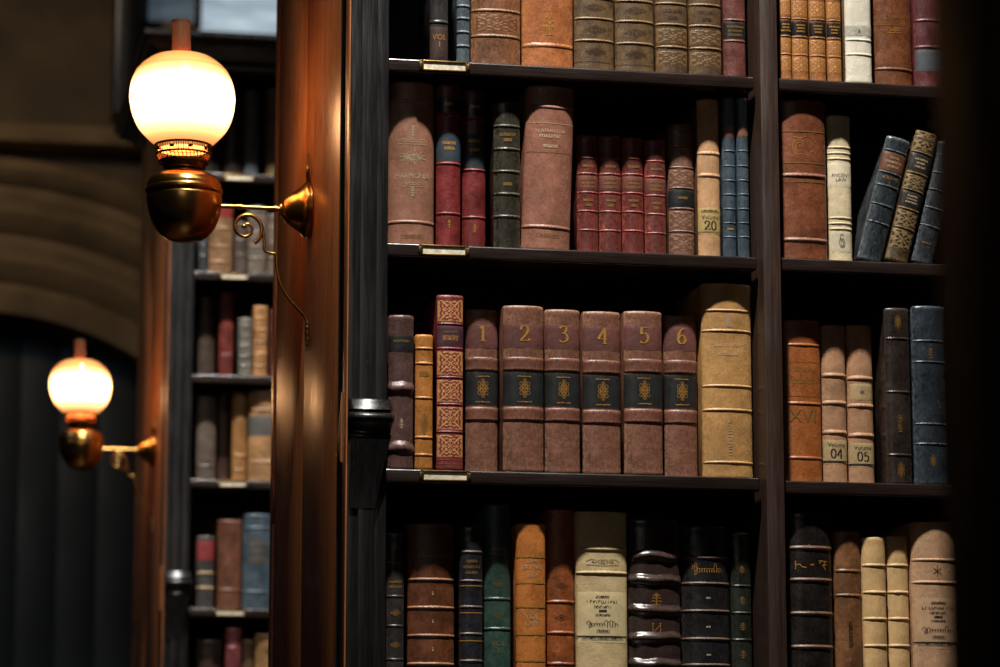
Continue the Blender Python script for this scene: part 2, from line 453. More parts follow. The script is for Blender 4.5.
def put_text(mb, sp, txt, z, h, off, rot=False, wmax=None, u0=0):
    cu = bpy.data.curves.new('t', 'FONT'); cu.body = txt; cu.align_x = 'CENTER'; cu.align_y = 'CENTER'; cu.resolution_u = 2
    ob = bpy.data.objects.new('t', cu); COL.objects.link(ob)
    me = bpy.data.meshes.new_from_object(ob.evaluated_get(bpy.context.evaluated_depsgraph_get()))
    bm = bmesh.new(); bm.from_mesh(me)
    bpy.data.objects.remove(ob); bpy.data.curves.remove(cu); bpy.data.meshes.remove(me)
    k = h / .7
    xs = [v.co.x for v in bm.verts]
    if not xs: bm.free(); return
    kx = k
    if wmax and (max(xs) - min(xs)) * k > wmax: kx = wmax / (max(xs) - min(xs))
    for v in bm.verts:
        x, y = v.co.x * kx, v.co.y * k
        v.co = Vector((-y, x, 0)) if rot else Vector((x, y, 0))
    x0, x1 = min(v.co.x for v in bm.verts), max(v.co.x for v in bm.verts)
    st = .0022; q = x0 + st
    while q < x1:
        bmesh.ops.bisect_plane(bm, geom=bm.verts[:] + bm.edges[:] + bm.faces[:], plane_co=(q, 0, 0), plane_no=(1, 0, 0)); q += st
    for v in bm.verts: v.co = sp.wrap(v.co.x + u0, z + v.co.y, off)
    mb.bm(bm)

def put_digits(mb, sp, txt, z, h, off, wstroke=.16, gap=.72, u0=0, contrast=.7):
    n = len(txt)
    for i, ch in enumerate(txt):
        for st in DIG[ch]:
            pts = [tuple(p)[:2] for p in (spline(st, 6) if len(st) > 3 else [Vector((*p, 0)) for p in st])]
            pts = [(u0 + ((p[0] - .33) + (i - (n - 1) / 2) * gap) * h, z + (p[1] - .5) * h) for p in pts]
            ribbon(mb, sp, dense(pts, .0012), wstroke * h, off, contrast)

def put_orn(mb, sp, kind, z, wd, ht, off, lw=.0006, sd=1, u0=0):
    for st in orn(kind, sd):
        ribbon(mb, sp, dense([(u0 + p[0] * wd, z + p[1] * ht) for p in st], .0018), lw, off)

def patch(sp, name, z0, z1, off, mat, parent, frac=.97, nz=10, wear=.15):
    nx = 24; v = []; f = []; uv = []; wr = []
    for j in range(nz + 1):
        z = z0 + (z1 - z0) * j / nz
        for i in range(nx + 1):
            t = (-1 + 2 * i / nx) * math.pi / 2 * frac
            e = min(i, nx - i, j * 2, (nz - j) * 2)
            x, y = sp.pt(t, off if e else off * .3); v.append((x, y, z)); uv.append((.5 + sp_arc(sp, t) / (2 * sp.half * frac), j / nz))
            wr.append(.9 if e == 0 else wear)
    for j in range(nz):
        for i in range(nx):
            a = j * (nx + 1) + i; f.append((a, a + 1, a + nx + 2, a + nx + 1))
    return link(name, v, f, mat, parent, 60, uvs=uv, wear=wr)

def sp_arc(sp, t):
    n = len(sp.tt) - 1; q = (t + math.pi / 2) / math.pi * n; i = max(0, min(n - 1, int(q)))
    return sp.al[i] + (sp.al[i + 1] - sp.al[i]) * (q - i)

def band(sp, z, bh, ho, mat, parent, flat=False, wob=0, sd=0):
    nx, nz = 22, 10; v = []; f = []; wr = []
    for j in range(nz + 1):
        q = -1 + 2 * j / nz
        pr = (.5 + .5 * math.cos(math.pi * q)) if not flat else min(1, (1 - abs(q)) * 5) ** .5
        for i in range(nx + 1):
            t = (-1 + 2 * i / nx) * math.pi / 2
            k = max(0, math.cos(t)) ** .35
            dz = wob * noise.noise((t * 1.3, z * 40, sd)) if wob else 0
            dro = 1 + (.5 * noise.noise((t * 1.7 + 5, z * 31, sd)) if wob else .12 * noise.noise((t * 2, z * 31, sd)))
            x, y = sp.pt(t, -.0008 + (ho + .0008) * pr * k * dro); v.append((x, y, z + bh * q + dz)); wr.append(max(.1, pr * .9 if not flat else (.9 if .55 < abs(q) < .95 else .15)))
    for j in range(nz):
        for i in range(nx):
            a = j * (nx + 1) + i; f.append((a, a + 1, a + nx + 2, a + nx + 1))
    return link('raised_band', v, f, mat, parent, 75, wear=wr)

BOOKS = []
def book(rw, x0, x1, ytop, label, col, arch=None, d=.03, sag=.5, bands=(), bh=3.0, ho=.002, items=(), lean=0,
         depth=None, worn=None, rough=.37, wear=1.0, mottle=1.0, bump=.35, bandcol=None, bandflat=False, group=None, wob=0,
         boardcol=None, gap=.0006, straps=(), full=True, pivot=None, Hm=None, headcap=True):
    r = ROWS[rw]; Y = r['Y']; xc = (x0 + x1) / 2
    if arch is not None:
        Lq = r['light']
        for _ in range(8):
            d = (r['za'] - at(xc, arch, Y + d).z) / ((Lq.z - r['za']) / (Y - Lq.y))
        d = max(.004, min(.12, d))
    ym = max(20, min(650, (ytop + 640) / 2 if rw[0] == 'D' else (max(ytop, -40) + at_y(xc, r['z'], Y)) / 2))
    th = R(lean)
    A0, A1 = at(x0, ym, Y + d), at(x1, ym, Y + d)
    a = (A1.x - A0.x) / 2 * math.cos(th) - gap
    sg = min(a * sag, .028)
    A0, A1 = at(x0, ym, Y + d + sg * .7), at(x1, ym, Y + d + sg * .7)
    a = (A1.x - A0.x) / 2 * math.cos(th) - gap
    zt = at(xc, ytop, Y + d).z
    H = (zt - r['z']) / math.cos(th) if Hm is None else Hm
    H = min(H, (r['za'] - r['z'] - .003) / max(.2, math.cos(th)))
    dep = depth or min(.2, max(.11, H * .68))
    dep = min(dep, .285 - d)
    root = empty('book', ((A0.x + A1.x) / 2, Y + d, r['z'] + .0004), label, 'book', group or r['group'])
    if lean:
        root.rotation_euler = (0, th, 0)
        px = at(pivot, at_y(pivot, r['z'], Y), Y + d).x
        root.location = (px - a * math.cos(th), Y + d, r['z'] + a * abs(math.sin(th)) + .0004)
    sp = Spine(a, sg, H)
    mp = mpp(at(xc, ym, Y + d))
    ml = leather(col, worn, rough, wear, mottle, bump)
    def Z(py): return (at(xc, py, Y + d).z - r['z']) / math.cos(th)
    # spine
    nx = 28; zs = []
    nzz = max(14, int(H / .006))
    for j in range(nzz + 1): zs.append(H * j / nzz)
    zs = sorted(set([0, .0012, .003, H - .003, H - .0012, H] + [z for z in zs if .004 < z < H - .004]))
    v = []; f = []; wr = []; sd = random.uniform(0, 50)
    for z in zs:
        e = min(z, H - z); cap = -.0016 * (1 - min(1, e / .003)) ** 2 + .0007 * math.exp(-((e - .005) / .003) ** 2)
        for i in range(nx + 1):
            t = (-1 + 2 * i / nx) * math.pi / 2
            nn = .0005 * noise.noise((t * 2.2, z * 28, sd)) * math.cos(t)
            x, y = sp.pt(t, cap + nn); v.append((x, y, z))
            wr.append(min(1, max(.0, (abs(t) / (math.pi / 2)) ** 4 * 1.1, 1 - e / .007) + .12))
    n = nx + 1
    for j in range(len(zs) - 1):
        for i in range(nx):
            q = j * n + i; f.append((q, q + 1, q + n + 1, q + n))
    f.append(tuple(range(n))); f.append(tuple((len(zs) - 1) * n + i for i in range(n)))
    link('spine', v, f, ml, root, 60, wear=wr)
    # boards and leaves
    mb_ = leather(boardcol, worn, rough, wear, mottle, bump) if boardcol else ml
    for s in (-1, 1):
        b = MB(); xa, xb = sorted((s * (a - .0004), s * (a - .0036)))
        b.box(xa, xb, sg + .0012, dep, .0002, H - .0006, .0008, 2); o = b.build('cover_board', mb_, root)
    b = MB(); b.box(-a + .0042, a - .0042, sg * .55 + .002, dep - .004, .003, H - .0045, .0005, 1); b.build('page_block', M_paper, root)
    bm_ = leather(bandcol, None, rough, wear, mottle, bump) if bandcol else ml
    for k, y in enumerate(bands):
        band(sp, Z(y), bh * mp, ho, bm_, root, bandflat, wob * mp, sd + k)
    for (ya, yb) in straps:
        band(sp, Z((ya + yb) / 2), abs(yb - ya) / 2 * mp, .0022, bm_, root, True, 0, sd)
    # labels, panels, gilding
    labs = []; loose = {}
    for it in items:
        if it[0] in 'LP':
            ya, yb, mat = it[1:4]; fr = it[4] if len(it) > 4 else .96
            if it[0] == 'L' and isinstance(mat, tuple): mat = leather(mat, None, .45, .6, .6, .2)
            o = patch(sp, 'title_label' if it[0] == 'L' else 'gilt_panel', Z(yb), Z(ya), .0006 if it[0] == 'L' else .00035, mat, root, fr)
            labs.append((min(ya, yb), max(ya, yb), o, MB(), [None]))
    for it in items:
        if it[0] in 'LP': continue
        yy = it[2] if it[0] != 'R' else it[1]
        mat = it[-1]
        tgt = None
        for la in labs:
            if la[0] - 1 <= yy <= la[1] + 1 and (la[4][0] in (None, mat)): tgt = la
        if tgt: m = tgt[3]; tgt[4][0] = mat; off = .0012
        else: m = MB(); loose[len(loose)] = (mat, m, 'lettering' if it[0] in 'TVD' else 'gilt_rule' if it[0] == 'R' else 'gilt_ornament'); off = .0006
        if it[0] == 'T': put_text(m, sp, it[1], Z(yy), it[3] * mp, off, wmax=1.5 * a)
        elif it[0] == 'V': put_text(m, sp, it[1], Z(yy), it[3] * mp, off, rot=True)
        elif it[0] == 'D': put_digits(m, sp, it[1], Z(yy), it[3] * mp, off)
        elif it[0] == 'O': put_orn(m, sp, it[1], Z(yy), it[3] * mp, it[4] * mp, off, (it[5] if len(it) > 6 else .6 if it[1] in ('script', 'diamond', 'lozenge', 'flower', 'lines', 'scroll') else .85) * mp * .75, sd=int(xc * 7 + yy))
        elif it[0] == 'R':
            wd = it[2] * mp if len(it) > 3 else .0009
            ribbon(m, sp, dense([(-sp.half * .97, Z(yy)), (sp.half * .97, Z(yy))], .002), wd, off)
    for la in labs:
        if la[3].v: la[3].build('lettering', la[4][0], la[2], 0)
    for mat, m, nm in loose.values():
        if m.v: m.build(nm, mat, root, 0)
    BOOKS.append(root)
    return root

def at_y(px, z, Y):
    lo, hi = -3000.0, 3000.0
    for _ in range(50):
        m = (lo + hi) / 2
        if at(px, m, Y).z > z: lo = m
        else: hi = m
    return lo

exec_books = None
#BOOKS_BEGIN
# ---- row A1
book('A1', 429.5, 448.5, -45, 'narrow black book with VOL I in gold on its dark brown foot', (44, 42, 42), bands=[22], bh=3.5,
     items=[('L', 27, 57, (62, 42, 36), .9), ('T', 'VOL', 37.5, 6, G_gold), ('T', 'I', 44.5, 6, G_gold)], d=.02)
book('A1', 456.5, 470, -40, 'very narrow slate blue book with close pale ridges beside the VOL I book', (64, 76, 84), bands=[-20, -7, 6, 18.5, 32, 46], bh=2.6, worn=(150, 160, 165), d=.02, sag=.6)
book('A1', 470.8, 521, -75, 'thick brown calf book with two heavy bands and scraped foot on the top shelf', (112, 66, 38), bands=[-36, 10.5, 36], bh=3.0, d=.025, sag=.42,
     items=[('P', 14.5, 31.5, tooled((104, 62, 36), (140, 98, 62), .05, 1.0, .1), .8)], worn=(190, 150, 110))
book('A1', 521.8, 573.5, -80, 'glossy tan orange book with one band and a gold motif on the top shelf', (158, 92, 50), bands=[45.5], bh=4.0, d=.022, sag=.42, rough=.33,
     items=[('O', 'sprig', 26, 16, 26, G_gold), ('O', 'line', 26, 14, 3.5, G_gold)], mottle=.6, worn=(214, 150, 100))
for i, (a, b) in enumerate(((574.2, 614.3), (615, 654.3))):
    dy = i * 3
    book('A1', a, b, -80, ('olive brown ribbed book with stamped diamonds, next to the glossy tan orange book', 'olive brown ribbed book with stamped diamonds, next to its narrower floral neighbours')[i],
         (96, 74, 48), bands=[-24 + dy, -2 + dy, 18.5 + dy, 40.5 + dy], bh=2.4, d=.02, sag=.42, bandcol=(120, 92, 58), group='olive brown ribbed set',
         items=[('O', 'diamond', 7.5 + dy, 22, 11, G_blind), ('O', 'diamond', 30 + dy, 22, 11, G_blind), ('O', 'diamond', 52 + dy, 22, 11, G_blind), ('R', 62 + dy, G_blind)])
for i, (a, b) in enumerate(((655.3, 687.6), (688.6, 721.6))):
    dy = i * 1.5
    book('A1', a, b, -80, ('olive brown ribbed book with stamped flowers, standing between a diamond book and its twin', 'olive brown ribbed book with stamped flowers, standing beside the rose book with black label')[i],
         (88, 66, 42), bands=[-20 + dy, 3.5 + dy, 24.5 + dy, 47 + dy], bh=2.4, d=.02, sag=.42, bandcol=(116, 88, 54), group='olive brown ribbed set',
         items=[('P', 28.5 + dy, 43 + dy, tooled((80, 60, 38), (128, 98, 62), .05, .8, .1), .85), ('P', 51 + dy, 65 + dy, tooled((80, 60, 38), (128, 98, 62), .05, .8, .1), .85),
                ('O', 'line', 11 + dy, 18, 4, G_blind), ('O', 'line', 18 + dy, 9, 4, G_blind)])
book('A1', 723, 745.6, -70, 'rose brown book with small black title label at the far end of the top row', (102, 55, 47), bands=[20, 41], bh=2.2, ho=.0014, d=.022,
     items=[('L', 22.5, 38.5, (30, 30, 30), .97), ('O', 'lines', 31, 18, 12, G_dim)])
# ---- row A2
tg = tooled((150, 96, 50), (196, 140, 78), .12, 1.0, .2)
TL = ('tan gilt book with black label, hard against the wooden upright', 'tan gilt book with black label, second from the wooden upright',
      'tan gilt book with black label, third from the wooden upright', 'tan gilt book with black label, beside the white vellum book')
for i, (a, b) in enumerate(((779.8, 791), (791.4, 808), (808.8, 825.4), (826.4, 841))):
    y = i * .9
    book('A2', a, b, -35 - i % 2 * 6, TL[i], (156, 100, 54), bands=[-4 + y, 18 + y, 36 + y, 54 + y], bh=1.8, ho=.0012, d=.018, group='tan gilt set with black labels',
         items=[('P', 0 + y, 15.5 + y, tg, .9), ('L', 20.5 + y, 34.5 + y, (24, 24, 24), .97), ('O', 'lines', 27.5 + y, 11, 9, G_gold), ('P', 38.5 + y, 51.5 + y, tg, .9), ('P', 57 + y, 71 + y, tg, .9)])
book('A2', 844.5, 871.3, -45, 'white vellum book with small oval stamp on the top shelf', (228, 220, 200), bands=[40, 54.5], bh=2.5, ho=.0016, d=.012, rough=.5, mottle=.25, boardcol=(120, 96, 66), worn=(200, 190, 170),
     items=[('L', 25, 36.5, (196, 190, 174), .96), ('O', 'G', 31, 3, 3, M_greyink)], sag=.35)
book('A2', 872, 912, -45, 'wide brown calf book with gold sprig between white and burgundy books', (112, 64, 36), bands=[69], bh=3, d=.03, sag=.5, rough=.34,
     items=[('O', 'line', 17, 26, 4, G_dim), ('O', 'scroll', 30, 15, 9, G_gold), ('R', 25, G_dim)])
book('A2', 913.5, 947, -50, 'burgundy book with blue grey patch beside the dark post', (92, 40, 42), bands=[20.5, 47], bh=3, d=.02,
     items=[('L', 50, 71, (74, 78, 84), .8)])
# ---- row B1
book('B1', 387.5, 434.8, 81, 'broad pinkish brown book with pale winged emblem on its spine', (142, 98, 78), arch=119.5, bands=[101.5, 222], bh=3.2, sag=.62, mottle=.5,
     items=[('O', 'sun', 157, 28, 20, G_pale), ('O', 'scroll', 141, 30, 10, G_pale), ('O', 'sprig', 131, 10, 12, G_pale), ('T', 'HARMONIA', 176, 5.5, G_pale), ('O', 'scroll', 184, 22, 8, G_pale), ('O', 'sprig', 192, 8, 10, G_pale), ('O', 'scroll', 236, 24, 7, G_dim)])
book('B1', 436, 461, 83, 'crimson book with two navy labels beside the pinkish brown book', (120, 38, 37), arch=133, bands=[115, 163.5, 213.5], bh=2.5, sag=.62, group='crimson books with navy labels',
     items=[('L', 97, 112, (28, 34, 44)), ('L', 133, 161, (46, 60, 70), .97), ('O', 'line', 104, 9, 4, G_gold), ('O', 'line', 143, 13, 4, G_gold), ('O', 'line', 148.5, 10, 4, G_gold), ('O', 'sprig', 224, 6, 8, G_gold)])
book('B1', 462, 486, 86, 'crimson book with two navy labels nearer the dark olive black book', (114, 36, 35), arch=163, bands=[120, 170, 217.5], bh=2.5, sag=.6, group='crimson books with navy labels',
     items=[('L', 100, 116, (28, 34, 44)), ('L', 134, 168, (42, 54, 64), .97), ('O', 'line', 107, 9, 4, G_gold), ('O', 'line', 141, 12, 4, G_gold), ('O', 'line', 150, 9, 4, G_gold), ('O', 'sprig', 229, 6, 8, G_gold)])
book('B1', 493.5, 520.6, 101.5, 'dark olive black book with six pale ridges', (38, 34, 26), arch=115, bands=[126, 149, 171.5, 194, 216.5], bh=2.8, ho=.0022, sag=.5, worn=(118, 110, 90), wear=1.0,
     items=[('O', 'line', 134.5, 16, 4, G_dim), ('O', 'line', 140, 8, 4, G_dim), ('O', 'line', 184, 9, 4, G_dim)])
book('B1', 524, 573, 86.5, 'largest pink brown book of its row, leaning slightly, plain lower spine', (138, 90, 72), arch=108, bands=[108, 228], bh=3.4, sag=.45, mottle=.5, lean=2.0, pivot=571.5,
     items=[('O', 'line', 98, 16, 4, G_dim), ('R', 124, G_pale), ('O', 'line', 131.5, 30, 4, G_pale), ('O', 'line', 137, 22, 4, G_pale), ('O', 'line', 147, 14, 4, G_pale), ('R', 153, G_dim), ('O', 'scroll', 236, 24, 6, G_dim)])
RL = ('short dark red ribbed book, first of the four, beside the big pink brown book', 'short dark red ribbed book with the most scuffed foot, second of the four', 'short dark red ribbed book with cleanest foot, third of the four', 'short dark red ribbed book beside the brown tooled book with black label')
for i, (a, b, yt, ar, dy) in enumerate(((576.8, 598.4, 135.4, 161.5, 0), (598.8, 621.6, 135.6, 164.5, .6), (622, 644, 137.8, 162.4, .8), (644.6, 666.4, 139.9, 158.5, 3.2))):
    book('B1', a, b, yt, RL[i], (86, 40, 36) if i % 2 else (94, 40, 36), arch=ar, bands=[158 + dy, 173.5 + dy, 192.4 + dy, 211 + dy, 230 + dy], bh=2.0, ho=.0013, sag=.62, worn=(196, 100, 84), wear=1.3, group='short dark red ribbed set',
         items=[('L', 176 + dy, 190 + dy, (106, 56, 46), .95), ('O', 'lines', 183 + dy, 15, 11, G_dim), ('O', 'line', 166 + dy, 11, 3, G_dim), ('O', 'line', 200 + dy, 10, 3, G_dim), ('O', 'line', 205 + dy, 5, 3, G_dim)])
tb = tooled((104, 72, 56), (146, 108, 84), .05, .75, .1)
book('B1', 668.4, 694.6, 124, 'brown tooled book with glossy black label, taller than the red set', (112, 78, 62), arch=160, bands=[148.5, 167.5, 188, 208.7, 231.3], bh=2.2, ho=.0014, sag=.6,
     items=[('P', 128, 146, tb, .9), ('P', 170, 186, tb, .9), ('L', 190, 207, (26, 32, 32), .98), ('O', 'line', 198, 9, 3, G_dim), ('P', 211, 229, tb, .9), ('P', 234, 251, tb, .9)])
LB = leather((178, 150, 92), None, .55, .5, .4, .2)
book('B1', 697.4, 720.2, 98.5, 'tan vellum book with printed label numbered 20', (186, 142, 100), arch=143.5, bands=[153.4, 175.5], bh=3.6, ho=.002, sag=.55, mottle=.45, rough=.5, boardcol=(110, 78, 52),
     items=[('L', 208, 234.5, LB, .96), ('O', 'scroll', 211, 18, 4, M_ink), ('T', 'Volume', 217.5, 4.2, M_ink), ('D', '20', 225.5, 9, M_ink), ('R', 232, M_ink)])
for i, (a, b, ar) in enumerate(((722.4, 735.9, 136.6), (737, 749, 131.5))):
    book('B1', a, b, 97.5, ('narrow dark blue ribbed book touching the vellum book numbered 20', 'narrow dark blue ribbed book at the end by the wooden upright')[i], (56, 68, 76), arch=ar, sag=.75, ho=.0013,
         bands=[151 + 0, 166, 180.5, 194.5, 209, 223, 237], bh=1.7, worn=(105, 125, 140), group='narrow dark blue ribbed pair', items=[('L', 127, 137, (132, 88, 70), .8)] + ([('O', 'line', 229, 6, 2, G_gold)] if i == 0 else []))
# ---- row B2
book('B2', 781, 826.6, 100, 'large red brown calf book with gold cypher beside the wooden upright', (120, 66, 40), arch=116, bands=[175.5, 240], bh=3.6, ho=.0028, sag=.32, rough=.36,
     items=[('O', 'cypher', 147, 26, 24, G_gold), ('R', 131.5, 1.2, G_dim), ('R', 163, 1.2, G_dim), ('R', 182, 1.0, G_dim)], mottle=.8, bandcol=(132, 88, 66))
book('B2', 827.6, 851.6, 115.4, 'cream vellum book lettered ANCIENT LAW', (218, 200, 162), arch=141, bands=[147.5, 153.3, 159, 218, 223.6, 229], bh=2.3, ho=.0018, sag=.5, mottle=.35, rough=.5, boardcol=(150, 125, 85), worn=(190, 170, 130),
     items=[('L', 163, 187, leather((226, 212, 180), None, .55, .4, .25, .15), .97), ('T', 'ANCIENT', 175.5, 3.4, M_greyink), ('T', 'LAW', 180, 3.4, M_greyink), ('L', 231.5, 252, leather((214, 202, 172), None, .55, .4, .3, .15), .6), ('O', 'G', 241, 11, 14, M_greyink)])
LN = 15.0
book('B2', 861.5, 887, 135, 'leaning navy book with brown title label', (24, 32, 38), d=.026, bands=[154, 176, 189, 208, 226], bh=1.8, sag=.45, lean=LN, pivot=882, Hm=.236, worn=(140, 150, 155),
     items=[('L', 156, 174, (112, 66, 40), .97), ('O', 'lines', 165, 17, 13, G_pale), ('T', 'VOLUME', 181, 3, G_gold), ('T', 'I', 186, 4, G_gold)], group='three leaning books', boardcol=(62, 64, 66))
gp = tooled((44, 35, 24), (142, 115, 74), .42, .7, .2)
book('B2', 884, 907.5, 127, 'leaning gold stamped book between two dark leaning books', (66, 52, 34), d=.02, bands=[155, 176, 193, 212, 231], bh=1.8, sag=.42, lean=LN, pivot=908, Hm=.241, worn=(170, 140, 90),
     items=[('P', 134, 153, gp, .95), ('L', 157, 174, (40, 38, 36), .97), ('O', 'lines', 165.5, 14, 11, G_pale), ('P', 178, 191, gp, .95), ('L', 195, 210, (40, 38, 36), .97), ('O', 'lines', 202, 14, 9, G_pale), ('P', 214, 229, gp, .95), ('P', 233, 252, gp, .95)], group='three leaning books')
book('B2', 909, 932, 140, 'leaning black book half hidden by the dark post', (27, 30, 35), d=.026, bands=[158, 176, 193, 211, 229], bh=1.8, sag=.45, lean=LN, pivot=933, Hm=.232, worn=(140, 150, 155), group='three leaning books',
     items=[('O', 'line', 246, 10, 2, G_dim)])
# ---- row C1
book('C1', 388, 413.8, 315, 'glossy dark brown book with thick rounded ridges, end of the numbered row', (84, 58, 54), d=.012, bands=[388, 448], bh=9, ho=.0055, sag=.5, rough=.25, wob=1.5, worn=(130, 100, 92),
     items=[('L', 335, 352, (30, 32, 32), .98), ('O', 'line', 341, 16, 3, G_dim), ('O', 'sprig', 424, 8, 10, G_pale)], mottle=.6)
book('C1', 414.8, 433, 334.5, 'small honey tan book, shortest of the numbered row', (176, 112, 48), d=.012, bands=[348.5, 363.5, 398, 437.5, 455], bh=2.6, ho=.0016, sag=.45, mottle=.6,
     items=[('O', 'flower', 424, 9, 19, G_dim), ('O', 'line', 374, 10, 6, G_dim)])
rg = tooled((118, 52, 48), (214, 154, 92), .28, 1.15, .25)
book('C1', 436.2, 463.5, 295, 'tall red book with square gold damask panels', (112, 42, 44), d=.012, bands=[324, 348.6, 377.5, 404.5, 432], bh=2.2, ho=.0014, sag=.38, mottle=.5,
     items=[('P', 297.5, 321.5, rg, .8), ('L', 326.5, 346, (74, 42, 52), .97), ('O', 'line', 332, 14, 2, G_dim), ('O', 'line', 338, 15, 6, G_gold), ('P', 351.5, 375, rg, .8), ('P', 380, 402, rg, .8), ('P', 407, 429.5, rg, .8), ('P', 435, 457, rg, .8), ('R', 460, G_dim), ('R', 464, G_dim)])
fl = [(1, 465.4, 498.2, 309.5, 322, 0, .55), (2, 503, 544, 305.5, None, 0, .42), (3, 544.8, 580.4, 309.5, .011, 1, .45), (4, 582.6, 621, 311.5, .012, 3, .4), (5, 624, 662.8, 311.2, None, 2, .38), (6, 664.2, 697.5, 315.3, 327, 3, .5)]
for n, a, b, yt, ar, dy, sg_ in fl:
    kw = dict(arch=ar) if ar and ar > 1 else dict(d=ar or .006)
    w_ = b - a
    book('C1', a, b, yt, 'red brown book with black label, gold numeral %d near its head' % n, (114, 72, 55), sag=sg_, mottle=.7, wear=1.2, worn=(184, 142, 114), bandcol=(110, 68, 53), group='six red brown numbered volumes', **kw,
         straps=[(356.5 + dy, 371.5 + dy), (406.5 + dy, 421.5 + dy)],
         items=[('L', 324 + dy, 348 + dy, (104, 62, 56), .93), ('D', str(n), 333.5 + dy * .9, 16, G_gold), ('L', 372.2 + dy, 405.8 + dy, (32, 34, 35), .985), ('O', 'flower', 388.5 + dy, 15, 17, G_gold), ('O', 'line', 376.5 + dy, 14, 1.2, G_gold), ('O', 'line', 402 + dy, 14, 1.4, G_gold)])
book('C1', 702, 752.5, 283.4, 'largest golden tan vellum book, tallest of the numbered row', (176, 130, 76), arch=303.5, bands=[310.5, 330.8, 386, 410, 462.5], bh=2.6, ho=.002, sag=.42, mottle=.5,
     items=[('O', 'line', 345, 36, 4, G_pale), ('O', 'line', 354, 22, 3.5, G_pale), ('O', 'vline', 321, 5, 12, G_pale), ('O', 'vline', 438, 5, 34, G_pale)], worn=(214, 176, 120))
# ---- row C2
book('C2', 782.5, 821.4, 320, 'orange brown leather book with stitched ridges marked XVI', (150, 84, 38), arch=341, bands=[345, 403.5, 458], bh=3, ho=.0018, sag=.3, mottle=.6,
     items=[('T', 'XVI', 416.5, 13, G_dim), ('O', 'line', 370, 24, 4, G_dim), ('O', 'script', 382, 26, 14, G_dim), ('R', 362, G_dim), ('R', 396, G_dim)])
CL = leather((178, 152, 108), None, .55, .5, .4, .2)
for i, (a, b, ar, n, dy) in enumerate(((822, 846.6, 351, '04', 0), (847.6, 873.6, 353, '05', 3))):
    book('C2', a, b, 325, 'pale tan vellum book with paper label numbered ' + n, (172, 128, 94), arch=ar, bands=[375.5 + dy, 403 + dy, 432.5 + dy], bh=4, ho=.0026, sag=.55, mottle=.55, rough=.5, group='pale tan vellum pair',
         items=[('L', 440 + dy, 464 + dy, CL, .9), ('T', 'Volume', 445 + dy, 4, M_ink), ('D', n, 453.5 + dy, 9, M_ink), ('R', 461.5 + dy, 1.2, M_ink)] + ([('L', 384, 400, CL, .65), ('O', 'star', 392, 5, 6, M_greyink)] if i else []))
book('C2', 885.4, 911, 308, 'brown black book with blind tooling standing beside a gap', (44, 35, 30), d=.02, bands=[338.7, 392, 455], bh=2.4, ho=.0016, sag=.42,
     items=[('O', 'flower', 322, 9, 12, G_dim), ('O', 'vline', 423, 5, 18, G_dim), ('O', 'flower', 470, 10, 14, G_dim)])
book('C2', 912.8, 947, 306, 'navy book with wide panels, last visible of its row beside the dark post', (33, 40, 47), d=.014, bands=[341, 362, 424, 444], bh=2.2, ho=.0016, sag=.45, worn=(110, 120, 130),
     items=[('O', 'sprig', 354, 9, 12, G_dim), ('O', 'flower', 461, 8, 10, G_dim)])
# ---- row D1
book('D1', 386, 404.5, 532.7, 'charcoal book with small gold diamonds beside the black pilaster', (50, 46, 45), arch=576, bands=[562.7, 596.4, 626, 659.5], bh=2.2, ho=.0014, sag=.55,
     items=[('O', 'lozenge', 547, 9, 9, G_dim), ('O', 'line', 582, 13, 3, G_dim), ('O', 'line', 587, 13, 3, G_dim), ('O', 'lozenge', 613, 10, 9, G_gold), ('O', 'lozenge', 645, 10, 9, G_gold)])
book('D1', 407.5, 455, 523.5, 'wide chestnut book with shining bands and small gold tools', (104, 58, 34), arch=564, bands=[579.6, 607.6, 635.7, 664], bh=2.6, ho=.0026, sag=.5, rough=.34, bandcol=(150, 104, 68),
     items=[('O', 'line', 556, 40, 2, G_gold), ('O', 'tool', 594, 4, 7, G_pale), ('O', 'tool', 622, 4, 7, G_pale), ('O', 'tool', 650, 4, 7, G_pale)])
book('D1', 459.4, 483, 526, 'navy black book with brown bands beside the green book', (33, 33, 39), arch=545, bands=[552, 581, 607, 634, 661], bh=2.4, ho=.0018, sag=.55, bandcol=(92, 78, 70),
     items=[('R', 531, G_dim), ('O', 'lines', 567, 18, 16, G_dim), ('R', 586, 1, G_gold), ('R', 613, 1, G_gold), ('R', 641, 1, G_gold)])
book('D1', 484, 511.2, 504.7, 'dark green book marked VOL 1, tallest beside the orange book', (46, 76, 66), arch=567, bands=[599, 629], bh=3, ho=.0018, sag=.6,
     items=[('O', 'lozenge', 584, 11, 11, G_dim), ('O', 'lozenge', 615, 11, 11, G_dim), ('T', 'VOL', 644, 5.5, G_dim), ('T', '1', 651, 5, G_dim), ('O', 'line', 549, 16, 3, G_dim), ('O', 'line', 554, 18, 3, G_dim)])
book('D1', 516, 546, 523.5, 'bright orange tan book lettered LAW JOURNAL VOL LXIV', (186, 112, 50), arch=528, sag=.5, mottle=.5,
     items=[('R', 557, 1.6, G_gold), ('T', 'LAW', 561.5, 3.6, G_pale), ('T', 'JOURNAL', 567.5, 4.2, G_pale), ('T', '1887', 576, 4, G_pale), ('R', 583, 1.6, G_gold), ('R', 607, 1.6, G_gold), ('T', 'VOL', 617, 6, G_pale), ('T', 'LXIV', 624, 5, G_pale), ('R', 634.5, 1.6, G_gold), ('R', 661, 1.6, G_gold)])
book('D1', 546.8, 574.6, 509.5, 'russet book in deep shade between orange and cream books', (146, 78, 36), arch=569, bands=[602, 633, 664], bh=3, ho=.002, sag=.55,
     items=[('O', 'lozenge', 586, 13, 10, G_blind), ('O', 'lozenge', 618, 13, 10, G_blind), ('O', 'lines', 553, 18, 14, G_dim)])
